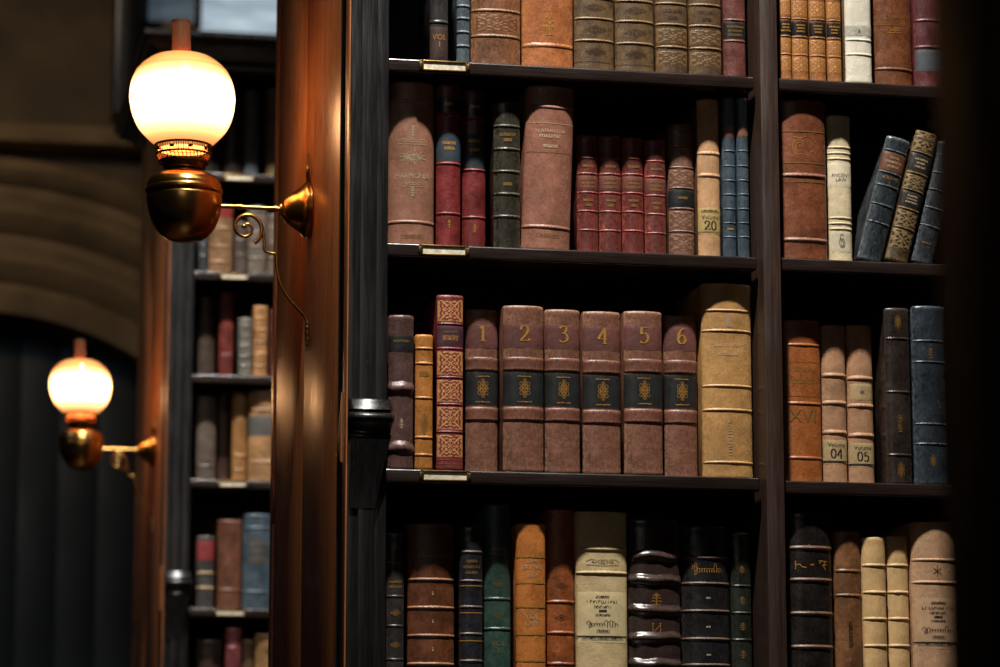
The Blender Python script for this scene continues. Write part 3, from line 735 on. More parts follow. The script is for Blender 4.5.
def printed(y, c=(206, 186, 140)):
    return [('L', y, y + 51, leather(c, None, .55, .4, .3, .15), .78), ('O', 'line', y + 5, 14, 2.6, M_ink), ('O', 'line', y + 10, 32, 3, M_ink), ('O', 'line', y + 15, 17, 2.6, M_ink), ('O', 'line', y + 19, 8, 2.4, M_ink), ('O', 'line', y + 23, 14, 2.2, M_ink),
            ('O', 'script', y + 33, 34, 9, M_ink), ('O', 'scroll', y + 39, 14, 5, M_ink), ('O', 'scroll', y + 46, 42, 4, M_ink), ('R', y + 44.5, 1.0, M_ink)]
book('D1', 575.6, 627.6, 511.7, 'big cream vellum book with black printed label beside the dark brown book', (202, 178, 132), d=.044, bands=[549.5, 573], bh=3, ho=.0026, sag=.28, mottle=.35, rough=.5, worn=(160, 130, 84),
     items=[('O', 'scroll', 562, 34, 11, M_ink)] + printed(592))
book('D1', 628.6, 680.6, 519, 'very dark brown book with heavy folded ridges', (52, 38, 35), arch=556, bands=[556.5, 579.5, 609, 638, 664], bh=7.5, ho=.0065, sag=.36, rough=.26, wob=3, mottle=.5,
     items=[('O', 'sprig', 600, 16, 13, G_gold), ('O', 'monogram', 629, 13, 13, G_gold)])
book('D1', 681.4, 730, 526, 'black book with gold script in the top panel of its spine', (27, 26, 28), arch=561, bands=[558, 583.5, 611, 639, 665], bh=2.4, ho=.0024, sag=.5, rough=.34, bandcol=(86, 66, 54),
     items=[('O', 'script', 571, 32, 14, G_gold), ('O', 'line', 598, 4, 2, G_pale), ('O', 'line', 627, 4, 2, G_pale), ('O', 'line', 655, 4, 2, G_pale)])
book('D1', 731, 751.5, 532.5, 'narrow black green book at the end beside the wooden upright', (28, 34, 26), arch=566, bands=[586, 613, 640], bh=2.2, ho=.0016, sag=.5,
     items=[('O', 'sprig', 570, 9, 7, G_dim), ('O', 'sprig', 601, 10, 8, G_dim), ('O', 'sprig', 627, 10, 8, G_dim), ('O', 'sprig', 655, 10, 8, G_dim)])
# ---- row D2
book('D2', 787, 832.6, 512, 'glossy black book with gold letters between shining bands', (30, 25, 24), arch=528, bands=[548, 580, 613.5, 647], bh=3.2, ho=.003, sag=.48, rough=.28, bandcol=(100, 72, 54),
     items=[('O', 'kr', 565, 36, 14, 1.4, G_gold)])
book('D2', 834.6, 862, 531, 'brown book with darker head beside two cream books', (124, 82, 50), arch=545, bands=[571, 595.5], bh=3, ho=.0018, sag=.5, items=[('O', 'vline', 634, 5, 26, G_blind)])
for i, (a, b, ar, yt) in enumerate(((862.4, 886.6, 537.5, 537), (887.2, 909, 553.5, 536))):
    book('D2', a, b, yt, ('plain cream ribbed book beside the brown book', 'plain cream ribbed book in deeper shade beside the printed parchment book')[i], (212, 172, 116), arch=ar, bands=[565.5, 592.5, 619, 646], bh=3, ho=.002, sag=.55, mottle=.35, rough=.5, worn=(230, 200, 150), group='plain cream ribbed pair')
book('D2', 911.8, 958, 522, 'pale brown parchment book with black printed label beside the dark post', (182, 142, 108), arch=532, bands=[560, 582.5], bh=3, ho=.002, sag=.45, mottle=.4, rough=.5,
     items=[('O', 'star', 571, 9, 11, M_ink)] + printed(598, (188, 152, 116)))
# ---- bookcase behind
def bbook(rw, a, b, yt, label, col, **kw):
    kw.setdefault('bh', 2.0); kw.setdefault('ho', .002); kw.setdefault('d', .03)
    return book(rw, a, b, yt, label, col, **kw)
bbook('Ea', 224, 243, 92, 'dark brown book on the upper far shelf beside the slate grey book', (52, 40, 32), d=.05)
bbook('Ea', 244, 259, 90, 'slate grey book on the upper far shelf', (84, 92, 98), d=.05, bands=[110, 130])
bbook('Ea', 266, 281, 88, 'olive tan book on the upper far shelf beside the panel edge', (120, 100, 62), d=.05)
bbook('Ea', 199, 222, 100, 'black brown book on the upper far shelf beside the lamp globe', (44, 34, 28), d=.05)
bbook('Eb', 198.5, 208, 232, 'small charcoal book on the far shelf below the brass lamp bowl', (60, 62, 66), bands=[245, 256])
bbook('Eb', 208.8, 233, 205, 'tan far book with a red head label', (140, 104, 70), items=[('L', 206, 217, (130, 36, 34))], bands=[228, 246, 262], d=.02)
bbook('Eb', 234, 247.5, 222, 'thin brown grey book on the far shelf below the brass scroll', (84, 70, 62), bands=[240, 255])
bbook('Eb', 248, 266.5, 206, 'grey ribbed book seen through the brass scroll', (112, 100, 88), bands=[218, 232, 246, 258], d=.02)
bbook('Eb', 267, 283, 214, 'grey tan book on the far shelf beside the panel edge', (104, 88, 74), bands=[228, 243, 258])
bbook('Ec', 198, 215, 296, 'brown book in shade with pale foot on the far shelf', (70, 56, 46), d=.08)
bbook('Ec', 219, 233.5, 292, 'plain dark red book on the far shelf', (116, 46, 38), arch=322, bands=[355])
bbook('Ec', 238.5, 252, 318, 'grey ribbed book on the far shelf beside the tan ribbed one', (110, 106, 94), bands=[326, 336, 346, 356, 366], d=.02)
bbook('Ec', 253, 267.5, 306, 'tan ribbed book on the far shelf beside the grey ribbed one', (172, 122, 74), bands=[318, 330, 342, 354, 366], d=.02)
bbook('Ec', 270, 284, 310, 'narrow dark red far book beside the panel edge', (98, 46, 40), bands=[330, 350], d=.03)
bbook('Ed', 196.5, 216, 395, 'grey brown book with rounded light foot on the lower far shelf', (98, 84, 74), arch=425, bands=[466])
bbook('Ed', 217, 229.5, 392, 'thin dark brown book on the lower far shelf', (70, 44, 34), arch=462)
bbook('Ed', 232, 247, 392, 'narrow honey tan book on the lower far shelf', (160, 112, 62), arch=420, bands=[456, 470])
bbook('Ed', 248, 283, 390, 'broad tan book with a grey band on the lower far shelf', (168, 124, 80), arch=406, items=[('L', 416, 436, (92, 88, 84), .98)], bands=[410, 462], d=.02)
bbook('Ee', 196.5, 214, 536, 'charcoal far book with a red label and tan bands', (70, 66, 64), items=[('L', 541, 560, (146, 54, 54))], bands=[573, 588], bandcol=(176, 146, 100), d=.02)
bbook('Ee', 217, 241.5, 520, 'russet brown far book between the red labelled and blue books', (112, 68, 48), bands=[590], d=.025)
bbook('Ee', 242.2, 273, 514, 'broad blue far book with gold framed title', (64, 80, 90), items=[('O', 'lines', 551, 22, 22, G_dim), ('R', 538, G_dim), ('R', 563, G_dim)], bands=[528, 592], d=.02)
bbook('Ee', 274, 286, 525, 'narrow red brown far book beside the panel edge', (120, 52, 36), d=.03)
bbook('Ef', 197, 222, 640, 'black brown book on the lowest far shelf', (58, 42, 36), arch=663)
bbook('Ef', 225.5, 241, 628, 'dark red book on the lowest far shelf', (120, 56, 58), arch=642, bands=[648])
bbook('Ef', 241.8, 254, 640, 'narrow olive brown book on the lowest far shelf', (92, 70, 46), arch=662)
bbook('Ef', 255, 279, 634, 'tan book with a round stamp on the lowest far shelf', (156, 116, 72), arch=644, items=[('O', 'G', 651, 6, 6, G_blind)])
#BOOKS_END

# ------------------------------------------------------------------ bookcases
XPIL = at(349, 333, 4.93).x                  # side of the front pilaster
XPAN = at(338.5, 333, 5.03).x; print('PANEL', XPAN - XPIL)                          # face of the end panel
YSHIFT = YB - YF; FARX = -.038
def bookcase(Y0, shelves1, shelves2, holders, label, ztop, zcap, xs=0, dw=0):
    dy = Y0 - YF
    def X(px, Y): return at(px, 333, Y).x    # widths taken on the near case
    root = empty('bookcase', (XPIL, Y0, 0), label, 'bookcase', 'library bookcases')
    ox, oy = XPIL, YF
    xa = X(385.5, 5.0) - .006; xb = X(764.3, 4.982); xc_ = X(782.2, 4.982); xd = xc_ + (xb - xa); xe = xd + .09
    yb = 5.9
    def P(mb, name, mat, parent=root, smooth=35): 
        mb.v = [Vector((v.x - ox, v.y - oy, v.z)) for v in mb.v]
        return mb.build(name, mat, parent, smooth)
    # end panel of two boards
    m = MB(); ymid = 5.03 + (yb - 5.03) * .52
    m.box(XPAN, XPAN + .03, 5.03, ymid - .0008, .1, ztop, .0012); m.box(XPAN, XPAN + .03, ymid + .0008, yb, .1, ztop, .0012)
    m.box(XPAN + .022, XPAN + .05, 5.0, yb, .1, ztop)
    P(m, 'end_panel', M_panel)
    for (sgn, yr) in ((-1, 5.0), (1, yb + .03)):
        m = MB(); a_, b_ = sorted((5.027 if sgn < 0 else yb + .003, 5.0305 if sgn < 0 else yb + .0005)); m.box(XPAN - .0006, XPIL + .03, a_, b_, .1, ztop); P(m, 'panel_gap_shade', M_black)  # black strip over the panel's edge, stands in for shade in the gap
        # pilaster: shaft, capital, console; the rear one mirrors the front one
        def YY(y): return y if sgn < 0 else yr + (5.0 - y)
        def box(m, x0, x1, y0, y1, z0, z1, b=.001):
            a, c = sorted((YY(y0), YY(y1))); m.box(x0, x1, a, c, z0, z1, b)
        x1_, x2_, x3_ = X(360, 4.93), X(376, 4.93), X(386, 4.96)
        m = MB(); box(m, XPIL, x1_, 4.934, 4.978, .1, ztop); box(m, x1_ - .001, x2_, 4.93, 4.99, .1, ztop, .0015); box(m, x2_ - .001, x3_, 4.945, 5.0 if sgn > 0 else 5.02, .1, ztop, .002)
        box(m, XPIL + .02, x3_ - .004, 4.96, 5.03, .1, ztop, 0)
        P(m, 'pilaster', M_dark)
        m = MB(); box(m, XPIL - .0025, XPIL + .006, 4.938, 4.98, .1, ztop, .0008); P(m, 'side_moulding', M_panel)
        # capital moulding swept round three sides
        prof = [(-.0015, .004), (0, .010), (-.004, .0125), (-.0185, .022), (-.0205, .0145), (-.0225, .0145), (-.025, .024), (-.031, .029), (-.036, .028), (-.042, .020), (-.052, .013), (-.058, .0115), (-.06, .014), (-.066, .013), (-.07, .004)]
        m = MB(); v = []; f = []
        for z, o in prof:
            xl, xr, yf = XPIL + .0005 - o * .02, x3_ + o * .26, 4.93 - o
            c = o * .3
            ring = [(xl, 4.985), (xl, yf + c), (xl + c, yf), (xr - c, yf), (xr, yf + c), (xr, 5.0)]
            v += [(x, YY(y), zcap + z) for x, y in ring]
        k = 6
        for i in range(len(prof) - 1):
            for j in range(k - 1): f.append((i * k + j, i * k + j + 1, (i + 1) * k + j + 1, (i + 1) * k + j))
        f.append(tuple(range(k))); f.append(tuple((len(prof) - 1) * k + j for j in range(k)))
        m.add(v, f); P(m, 'capital', M_dark, smooth=50)
        # console tapering under the capital
        m = MB(); v = []; f = []; n = 12
        for i in range(n + 1):
            q = i / n; z = zcap - .068 - .115 * q
            out = .016 * (1 - q) ** 1.4 + .001
            xr = x3_ + .002 - (x3_ - x2_ + .002) * (q ** .9)
            v += [(XPIL + .002, YY(4.975), z), (XPIL + .002, YY(4.93 - out), z), (xr, YY(4.93 - out), z), (xr, YY(4.975), z)]
            if i:
                b = (i - 1) * 4
                for j in range(3): f.append((b + j, b + j + 1, b + j + 5, b + j + 4))
        f.append((0, 1, 2, 3)); f.append(tuple(n * 4 + j for j in range(4)))
        m.add(v, f); P(m, 'console', M_dark)
        # carved ear on the side of the capital
        m = MB(); ol = [tuple(p)[:2] for p in spline([(4.978, .02), (4.985, .0), (5.005, -.03), (5.016, -.05), (5.008, -.068), (5.002, -.08), (4.988, -.095), (4.976, -.1)], 5)]
        v = []; f = []
        for (y, z) in ol: v += [(XPIL - .0055, YY(y), zcap + z), (XPIL + .006, YY(y), zcap + z)]
        n = len(ol)
        f = [(2 * i, 2 * i + 1, 2 * i + 3, 2 * i + 2) for i in range(n - 1)] + [tuple(2 * i for i in range(n)), tuple(2 * i + 1 for i in range(n)), (0, 1, 2 * n - 1, 2 * n - 2)]
        m.add(v, f); P(m, 'carved_ear', M_panel, smooth=20)
    # uprights
    m = MB(); m.box(XPIL + .045, xa, 5.015, yb - .01, .1, ztop, .001); P(m, 'side_wall', M_back)
    m = MB(); m.box(xb, xc_, 4.982, 5.31, .1, ztop, .0025); P(m, 'upright', M_divider)
    m = MB(); m.box(xd, xe, 4.99, yb, .1, ztop, .003); P(m, 'upright', M_divider)
    m = MB(); m.box(xa - .01, xe - .01, 5.30, 5.33, .1, ztop); P(m, 'back_panel', M_back)
    m = MB(); m.box(xa - .01, xe - .01, yb - .03, yb, .1, ztop); P(m, 'rear_panel', M_back)
    for (sh, l, r) in ((shelves1, xa + .0005, xb - .006), (shelves2, xc_ - .0005, xd - .001)):
        for z in sh:
            m = MB(); m.box(l, r, 5.0, 5.305, z - ST, z, .0036, 4)
            o = P(m, 'shelf', M_shelf)
            for hz, px0, px1 in holders:
                if abs(hz - z) < .004 and sh is shelves1:
                    p0, p1 = X(px0, 5.0), X(px1, 5.0)
                    h = MB(); zt, zb = z - .0015, z - .0205
                    for (a_, b_, c_, d_) in ((p0, p1, zt - .0035, zt), (p0, p1, zb, zb + .0035), (p0, p0 + .006, zb, zt), (p1 - .006, p1, zb, zt)): h.box(a_, b_, 4.9962, 5.001, c_, d_, .0009)
                    h.box(p0 - .002, p0 + .003, 4.995, 5.0, zb + .004, zt - .004, .001); h.box(p1 - .003, p1 + .002, 4.995, 5.0, zb + .004, zt - .004, .001)
                    P(h, 'label_holder', M_brass_dull, o)
                    h = MB(); h.box(p0 + .004, p1 - .004, 4.9985, 5.0005, zb + .002, zt - .002); P(h, 'shelf_card', M_card, o)
    # cornice and plinth
    prof = [(0, .0), (.02, .012), (.05, .018), (.06, .03), (.10, .05), (.12, .07), (.16, .075), (.17, .085), (.20, .085)]
    m = MB(); v = []; f = []
    for z, o in prof: v += [(XPAN - o, 4.93 - o, ztop - .084 + z * .42), (xe + o, 4.93 - o, ztop - .084 + z * .42), (xe + o, yb + .04 + o, ztop - .084 + z * .42), (XPAN - o, yb + .04 + o, ztop - .084 + z * .42)]
    for i in range(len(prof) - 1):
        for j in range(4): f.append((i * 4 + j, i * 4 + (j + 1) % 4, (i + 1) * 4 + (j + 1) % 4, (i + 1) * 4 + j))
    f.append((0, 1, 2, 3)); f.append(tuple((len(prof) - 1) * 4 + j for j in range(4)))
    m.add(v, f); P(m, 'cornice', M_dark, smooth=25)
    m = MB(); m.box(XPAN - .02, xe + .02, 4.9, yb + .06, 0, .12, .008); P(m, 'plinth', M_dark)
    root.location = (XPIL + xs, Y0, 0)
    return root

ztop2 = at(199, 46, YB).z
s1 = [ROWS[k]['z'] for k in ('A1', 'B1', 'C1', 'D1')] + [ROWS['A1']['za'] + ST]
s2 = [ROWS[k]['z'] for k in ('A2', 'B2', 'C2', 'D2')] + [ROWS['A2']['za'] + ST]
lowz = [1.35, .95, .55, .14]
zcap = at(366, 399, 4.92).z
near = bookcase(YF, s1 + lowz + [3.42], s2 + lowz + [3.42], [(ROWS['A1']['z'], 419, 468), (ROWS['B1']['z'], 419, 468), (ROWS['C1']['z'], 421, 470)],
         'tall dark wood bookcase with mahogany end panel holding the nearer brass lamp', ztop2, zcap)
ss = [ROWS[k]['z'] for k in ('Ea', 'Eb', 'Ec', 'Ed', 'Ee', 'Ef')]
far = bookcase(YB, ss + [ROWS['Ea']['za'] + ST, 1.3, .9, .5, .14], ss + [1.3, .9, .5, .14], [(ROWS[k]['z'], a_, b_) for k, a_, b_ in (('Ea', 430, 478), ('Eb', 425, 472), ('Ed', 428, 474), ('Ee', 426, 474))],
         'far dark wood bookcase half hidden behind the nearer end panel', ztop2, zcap, FARX)

# ------------------------------------------------------------------ lamps
def glow():
    m, nt, p = new_mat('opal_glass'); L = nt.links
    tc = N(nt, 'ShaderNodeTexCoord'); sx = N(nt, 'ShaderNodeSeparateXYZ'); L.new(tc.outputs['Generated'], sx.inputs[0])
    cr = N(nt, 'ShaderNodeValToRGB'); L.new(sx.outputs[2], cr.inputs[0])
    el = cr.color_ramp.elements
    el[0].position = 0; el[0].color = (1.0, .58, .28, 1); el[1].position = 1; el[1].color = (1, .57, .26, 1)
    for pos, c in ((.09, (1.0, .70, .44, 1)), (.2, (1, .80, .61, 1)), (.32, (1, .84, .68, 1)), (.66, (1, .84, .68, 1)), (.77, (1, .76, .54, 1)), (.87, (1, .62, .32, 1))):
        e = el.new(pos); e.color = c
    st = N(nt, 'ShaderNodeFloatCurve'); cv = st.mapping.curves[0]
    L.new(sx.outputs[2], st.inputs['Value'])
    pts = [(0, .074), (.08, .12), (.16, .28), (.26, .55), (.42, .95), (.56, .95), (.67, .5), (.75, .21), (.80, .115), (.83, .076), (.86, .085), (.93, .074), (1, .067)]
    cv.points[0].location = pts[0]; cv.points[1].location = pts[-1]
    for q in pts[1:-1]: cv.points.new(*q)
    st.mapping.update()
    L.new(cr.outputs[0], p.inputs['Emission Color']); L.new(math_(nt, 'MULTIPLY', st.outputs[0], 13.0), p.inputs['Emission Strength'])
    p.inputs['Base Color'].default_value = (.75, .6, .42, 1); p.inputs['Roughness'].default_value = .15
    p.inputs['Coat Weight'].default_value = 1; p.inputs['Coat Tint'].default_value = (1, .62, .34, 1); p.inputs['Coat IOR'].default_value = 1.5
    return m
M_globe = glow()
m_, nt_, p_ = new_mat('amber_glass'); p_.inputs['Base Color'].default_value = (.36, .17, .09, 1); p_.inputs['Roughness'].default_value = .12
p_.inputs['Transmission Weight'].default_value = .75; p_.inputs['IOR'].default_value = 1.45
M_chim = m_

def lamp():
    YL = 5.42; c = at(184, 210, YL); pl = Vector((XPAN, YL, at(300, 211, YL).z)); s = mpp(c)
    root = empty('wall_lamp', pl)
    cx = c.x - pl.x
    def z(py): return at(184, py, YL).z - pl.z
    def px(x, y): p = at(x, y, YL); return Vector((p.x - pl.x, 0, p.z - pl.z))
    def lat(name, pts, mat, n=6, seg=56, sp_=True):
        pr = [tuple(q)[:2] for q in (spline([(r * s, z(y)) for r, y in pts], n) if sp_ else [Vector((r * s, z(y), 0)) for r, y in pts])]
        m = MB(); m.lathe(pr, seg, (cx, 0, 0)); m.v = [Vector((v.x - .036 * (v.z - z(200)), v.y, v.z)) for v in m.v]; return m.build(name, mat, root, 40)
    lat('globe', [(14, 55), (18, 55.4), (30, 58.6), (40.5, 66), (44.4, 70.4), (45.4, 71.3), (46.6, 73), (51, 83), (53, 95), (52.8, 103), (50.5, 115), (45, 128), (36, 138.5), (29.5, 144.5), (26.5, 148), (25.5, 150)], M_globe)
    lat('chimney', [(9.2, 21), (9.4, 30), (9.6, 45), (10.5, 62)], M_chim, 4)
    # pierced gallery
    m = MB()
    for (r, ya, yb) in ((29, 145.5, 147.5), (28, 154.5, 156.5), (25, 161.5, 163.5)):
        m.lathe([(q * s, z(y)) for q, y in ((r - 1.2, ya), (r, ya), (r, yb), (r - 1.2, yb), (r - 1.2, ya))], 64, (cx, 0, 0))
    for i in range(72):
        if i % 8 == 0: continue
        a = 2 * math.pi * i / 72; r = 27.1 * s
        b = MB(); b.box(-.0008, .0008, -.0008, .0008, z(155), z(147))
        m.add([Vector((v.x + cx + r * math.cos(a), v.y + r * math.sin(a), v.z)) for v in b.v], b.f)
    for i in range(9):
        a = 2 * math.pi * i / 9; r = 27.1 * s; m.ball((cx + r * math.cos(a), r * math.sin(a), z(151)), 1.9 * s)
    for i in range(40):
        a = 2 * math.pi * i / 40
        m.tube([(cx + 26.6 * s * math.cos(a), 26.6 * s * math.sin(a), z(156)), (cx + 24 * s * math.cos(a + .05), 24 * s * math.sin(a + .05), z(162))], .0008, 6)
    m.v = [Vector((v.x - .036 * (v.z - z(200)), v.y, v.z)) for v in m.v]
    m.build('gallery', M_bronze, root, 40)
    lat('burner', [(24, 161), (22, 163), (20.5, 166), (20, 169), (17.5, 170.5), (19, 172), (17, 174), (15, 176)], M_bronze, 4)
    lat('oil_font', [(14, 173), (22, 173.6), (29.5, 176), (34.5, 180), (37.2, 185), (37.8, 188.5), (38.8, 190.5), (38.6, 193.5), (37.2, 196), (37.8, 199), (37, 207), (34, 219), (29, 229), (22, 236.5), (15, 240), (7, 241.5), (0.1, 241.8)], M_brass)
    # wick key
    m = MB(); q = px(203, 166); m.tube([(cx + .02, -.003, q.z), (q.x, -.004, q.z - .001)], .0018); m.ball((q.x + .003, -.004, q.z - .003), .005, .5, 1, 1.2); m.build('wick_key', M_brass_dull, root)
    # arm
    m = MB(); a, b = px(219, 206), px(284, 209)
    m.tube([a, a.lerp(b, .5), b], .0042, 14)
    for k, r in ((.32, .0062), (.86, .006)):
        q = a.lerp(b, k); m.tube([q - Vector((.003, 0, 0)), q + Vector((.003, 0, 0))], r, 14)
    m.build('arm', M_brass, root, 50)
    # bell shaped plate against the panel
    zc = px(300, 210).z
    prof = spline([(.0, -.057), (.011, -.057), (.012, -.054), (.0185, -.050), (.027, -.041), (.034, -.031), (.039, -.023), (.044, -.017), (.050, -.012), (.0525, -.008), (.0505, -.006), (.054, -.004), (.053, .0)], 5)
    m = MB(); m.lathe([(p.x, p.y) for p in prof], 48, (0, 0, zc), axis='x'); m.build('wall_plate', M_brass, root, 40)
    # spiral scroll and long tail
    m = MB(); pts = []
    c0 = px(246, 228)
    for i in range(0, 46):
        t = i / 45; ang = R(-60 + 560 * (1 - t)); rr = (.0045 + .0275 * t) 
        pts.append(c0 + Vector((rr * math.cos(ang), 0, rr * math.sin(ang))))
    m.tube(pts, [.0026 + .0014 * i / 45 for i in range(46)], 10)
    m.ball(pts[0], .0048)
    m.build('scroll', M_brass, root, 50)
    tail = [px(246, 213), px(256, 217), px(262, 226), px(264, 240), px(264.5, 250), px(270, 253), px(276, 255), px(277, 268), px(281, 285), px(290, 300), px(301, 312), px(308, 322), px(311.5, 335)]
    m = MB(); tp = spline(tail, 5); tp = [Vector((min(p.x, -.003), 0, p.z)) for p in tp]; m.tube(tp, .0028, 10)
    m.build('tail_bracket', M_brass, root, 50)
    # leaf ends fixed to the panel
    m = MB(); q = px(312, 334)
    for k, (dz, r) in enumerate(((.02, .004), (.01, .006), (0, .0075), (-.01, .006), (-.02, .005), (-.028, .003))): m.ball((-.003, 0, q.z + dz), r, .6, .9, 1.1)
    m.build('leaf_foot', M_brass_dull, root, 40)
    m = MB(); q0, q1 = at(309, 184, YL - .01), at(312, 146, YL - .06)
    p0, p1 = Vector((-.004, -.012, q0.z - pl.z)), Vector((-.003, .03, q1.z - pl.z))
    m.tube(spline([p0, p0.lerp(p1, .35) + Vector((-.004, -.022, 0)), p0.lerp(p1, .7) + Vector((-.003, -.026, 0)), p1 + Vector((-.001, -.03, 0))], 5), [.005 - .0035 * i / 15 for i in range(16)], 8)
    m.ball(p0.lerp(p1, .4) + Vector((-.004, -.026, 0)), .006, .6, 1, 1.6)
    m.build('leaf_spur', M_brass_dull, root, 40)
    return root, c
l1, c1 = lamp()
tag(l1, 'large brass oil lamp with lit opal globe on the nearer end panel', 'lamp', 'brass oil wall lamps')
def copy_tree(o):
    c = o.copy(); COL.objects.link(c)
    for ch in o.children:
        d = ch.copy(); COL.objects.link(d); d.parent = c; d.matrix_parent_inverse = ch.matrix_parent_inverse
    return c
l2 = copy_tree(l1)
l2.location = (XPAN + FARX, 8.4, at(150, 451, 8.4).z); l2.scale = (.88, .88, .88)
l2['label'] = 'small looking blurred brass oil lamp with lit globe on the far end panel'

# ------------------------------------------------------------------ room
def structure(name, mb, mat, smooth=35, loc=None): return tag(mb.build(name, mat, None, smooth), None, None, None, 'structure')
YW = 12.0
m = MB(); m.box(-2.6, 4.2, -2.6, 12.8, -.1, 0); structure('floor', m, M_floor)
m = MB(); m.box(-2.6, 4.2, -2.6, 12.8, 7.0, 7.1); structure('ceiling', m, M_plaster)
m = MB(); m.box(-2.6, -2.5, -2.6, 12.8, 0, 7); structure('wall_left', m, M_plaster)
m = MB(); m.box(4.1, 4.2, -2.6, 12.8, 0, 7); structure('wall_right', m, M_plaster)
m = MB(); m.box(-2.6, 4.2, -2.6, -2.5, 0, 7); structure('wall_front', m, M_plaster)
# back wall pierced by an arch
ca = at(-30, 626, YW); sA = mpp(ca); RI = 320 * sA
def arc(r, a0, a1, n=48): return [(ca.x + r * math.cos(R(a0 + (a1 - a0) * i / n)), ca.z + r * math.sin(R(a0 + (a1 - a0) * i / n))) for i in range(n + 1)]
m = MB(); A = arc(RI, 180, 0)
for (x, z), (x2, z2) in zip(A, A[1:]): m.add([(x, YW, z), (x2, YW, z2), (x2, YW, 7), (x, YW, 7), (x, YW + .3, z), (x2, YW + .3, z2)], [(0, 1, 2, 3), (0, 1, 5, 4)])
xl, xr = ca.x - RI, ca.x + RI
m.add([(-2.5, YW, 0), (xl, YW, 0), (xl, YW, 7), (-2.5, YW, 7), (xl, YW + .3, 0), (xl, YW + .3, ca.z), (xl, YW, ca.z)], [(0, 1, 2, 3), (1, 4, 5, 6)])
m.add([(4.1, YW, 0), (xr, YW, 0), (xr, YW, 7), (4.1, YW, 7), (xr, YW + .3, 0), (xr, YW + .3, ca.z), (xr, YW, ca.z)], [(0, 1, 2, 3), (1, 4, 5, 6)])
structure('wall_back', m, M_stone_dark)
# rolls of the arch moulding
prof = [(0, .12), (.0, -.02), (22, -.04), (30, -.02), (38, -.07), (50, -.1), (62, -.08), (70, -.03), (80, -.03), (88, -.09), (100, -.12), (112, -.1), (120, -.04), (130, -.04), (136, -.1), (146, -.13), (156, -.1), (162, 0.001)]
m = MB(); v = []; f = []; n = 64
for i in range(n + 1):
    an = R(180 - 180 * i / n)
    for r, o in prof:
        rr = RI + r * sA; v.append((ca.x + rr * math.cos(an), YW + o, ca.z + rr * math.sin(an)))
k = len(prof)
for i in range(n):
    for j in range(k - 1): f.append((i * k + j, i * k + j + 1, (i + 1) * k + j + 1, (i + 1) * k + j))
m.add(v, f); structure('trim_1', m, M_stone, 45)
# string course above the arch
p0, p1 = at(-60, 127, YW), at(-60, 147, YW)
m = MB(); m.box(-2.5, at(146, 140, YW).x, YW - .16, YW + .01, p1.z, p0.z, .02); structure('trim_2', m, M_stone)
# dark wooden jamb beside the window
m = MB(); m.box(at(112, 60, YW).x, at(139, 60, YW).x, YW - .2, YW, at(112, 126, YW).z, 7, .015); structure('trim_3', m, M_dark)
# boarded doorway under the arch
m = MB(); x = xl
while x < xr:
    m.box(x, min(x + .16, xr) - .001, YW + .25, YW + .29, 0, ca.z + RI, .003); x += .16
o = structure('door_1', m, M_slate)
m = MB(); m.box(xl - .1, xr + .1, YW + .3, YW + .34, 0, ca.z + RI + .1); tag(m.build('backing', M_black, o), None, None, None)
m = MB(); m.box(-2.6, 4.2, YW + .7, YW + .8, 0, 7); structure('wall_outer', m, M_plaster)
# leaded window above the far case
def skyglass(name, c1, c2, s):
    mt, nt, p = new_mat(name); tc = N(nt, 'ShaderNodeTexCoord'); mp = N(nt, 'ShaderNodeMapping'); mp.inputs['Scale'].default_value = (1.5, 1, 5)
    n = N(nt, 'ShaderNodeTexNoise', Scale=2.5, Detail=4.0); nt.links.new(tc.outputs['Object'], mp.inputs[0]); nt.links.new(mp.outputs[0], n.inputs['Vector'])
    nt.links.new(mixc(nt, mrange(nt, n.outputs[0], .35, .65), (*c1, 1), (*c2, 1)), p.inputs['Emission Color']); p.inputs['Emission Strength'].default_value = s
    p.inputs['Base Color'].default_value = (.1, .12, .14, 1); p.inputs['Roughness'].default_value = .15
    return mt
Gl, Gr = skyglass('dusty_glass', (.05, .075, .1), (.12, .16, .2), .55), skyglass('bright_glass', (.32, .42, .5), (.62, .74, .82), .8)
wa, wb, wm = at(139, 33, YW).x, at(330, 33, YW).x, at(197, 33, YW).x
zb, zt = at(200, 33, YW).z, 6.2
m = MB()
for a_, b_, c_, d_ in ((wa - .03, wa + .03, zb, zt), (wb - .03, wb + .05, zb, zt), (wa, wb, zt - .05, zt + .05)): m.box(a_, b_, YW - .1, YW + .02, c_, d_, .01)
win = structure('window_1', m, M_dark)
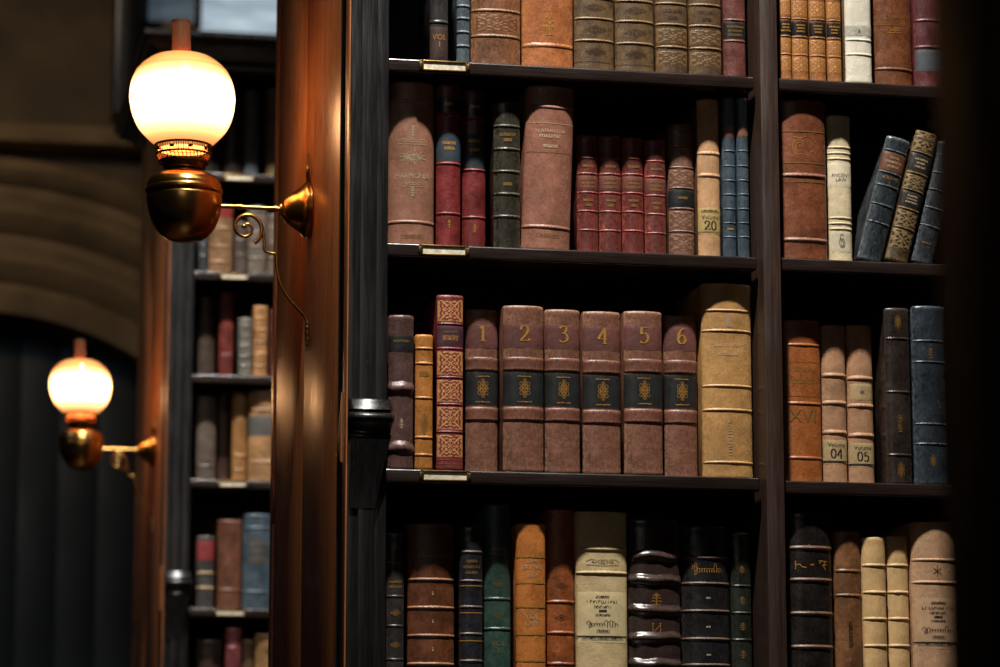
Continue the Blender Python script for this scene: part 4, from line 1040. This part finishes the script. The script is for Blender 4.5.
m = MB(); m.box(wa, wm - .02, YW - .05, YW - .04, at(160, 24, YW).z, zt); m.build('window_pane', Gl, win)
m = MB(); m.box(wm + .0, wb, YW - .045, YW - .035, zb, zt); m.build('window_pane', Gr, win)
m = MB(); m.box(wm - .02, wm + .01, YW - .09, YW, zb, zt, .005); m.build('mullion', M_dark, win)
m = MB(); m.box(wa - .05, wb + .1, YW - .05, YW, zb - .12, zb, .01); m.box(wa - .02, wm, YW - .045, YW, zb - .01, at(160, 24, YW).z, .006); m.build('window_sill', M_stone, win)
# dark post close to the camera
xp = at(938, 333, 1.92).x
m = MB(); m.box(xp, xp + .34, 1.74, 1.92, 0, 7, .004); structure('trim_4', m, M_black)

# ------------------------------------------------------------------ alcove lights and added fills
def area(name, loc, target, power, size, col, spread=60):
    l = bpy.data.lights.new(name, 'AREA'); l.shape = 'DISK'; l.size = size; l.energy = power; l.color = col; l.spread = R(spread)
    o = bpy.data.objects.new(name, l); COL.objects.link(o); o.location = loc
    o.rotation_euler = (Vector(target) - Vector(loc)).to_track_quat('-Z', 'Y').to_euler(); return o
area('alcove_lamp', LIGHT, (1.25, 5.0, 2.5), 43, .16, (1, .955, .89), 70)
area('alcove_lamp_far', LIGHT + Vector((-.1, YSHIFT, 0)), (1.0, YB, 2.5), 34, .16, (1, .97, .93), 70)
area('left_cool_fill', (-2.3, 7.5, 5.2), (0.3, 12.2, 2.6), 9, .8, (.62, .8, 1), 100)  # added cool light for the doorway, no window is built there
area('front_fill', (-.8, -1.6, 4.2), (1.3, 5.0, 2.5), 3.2, 2.4, (1, .93, .86), 90)  # added soft fill, lifts the shaded book heads from the front
area('arch_wall_fill', (-1.3, 8.3, 5.6), (0.35, 12, 4.5), 5.5, .5, (1, .74, .45), 62)  # added warm fill to brighten the arch wall, unseen source
seen = {}
for o in COL.objects:
    if o.parent is None and 'label' in o:
        if o['label'] in seen: print('DUPLICATE LABEL', o['label'])
        n = len(o['label'].split())
        if not 4 <= n <= 16: print('LABEL LENGTH', n, o['label'])
        seen[o['label']] = 1
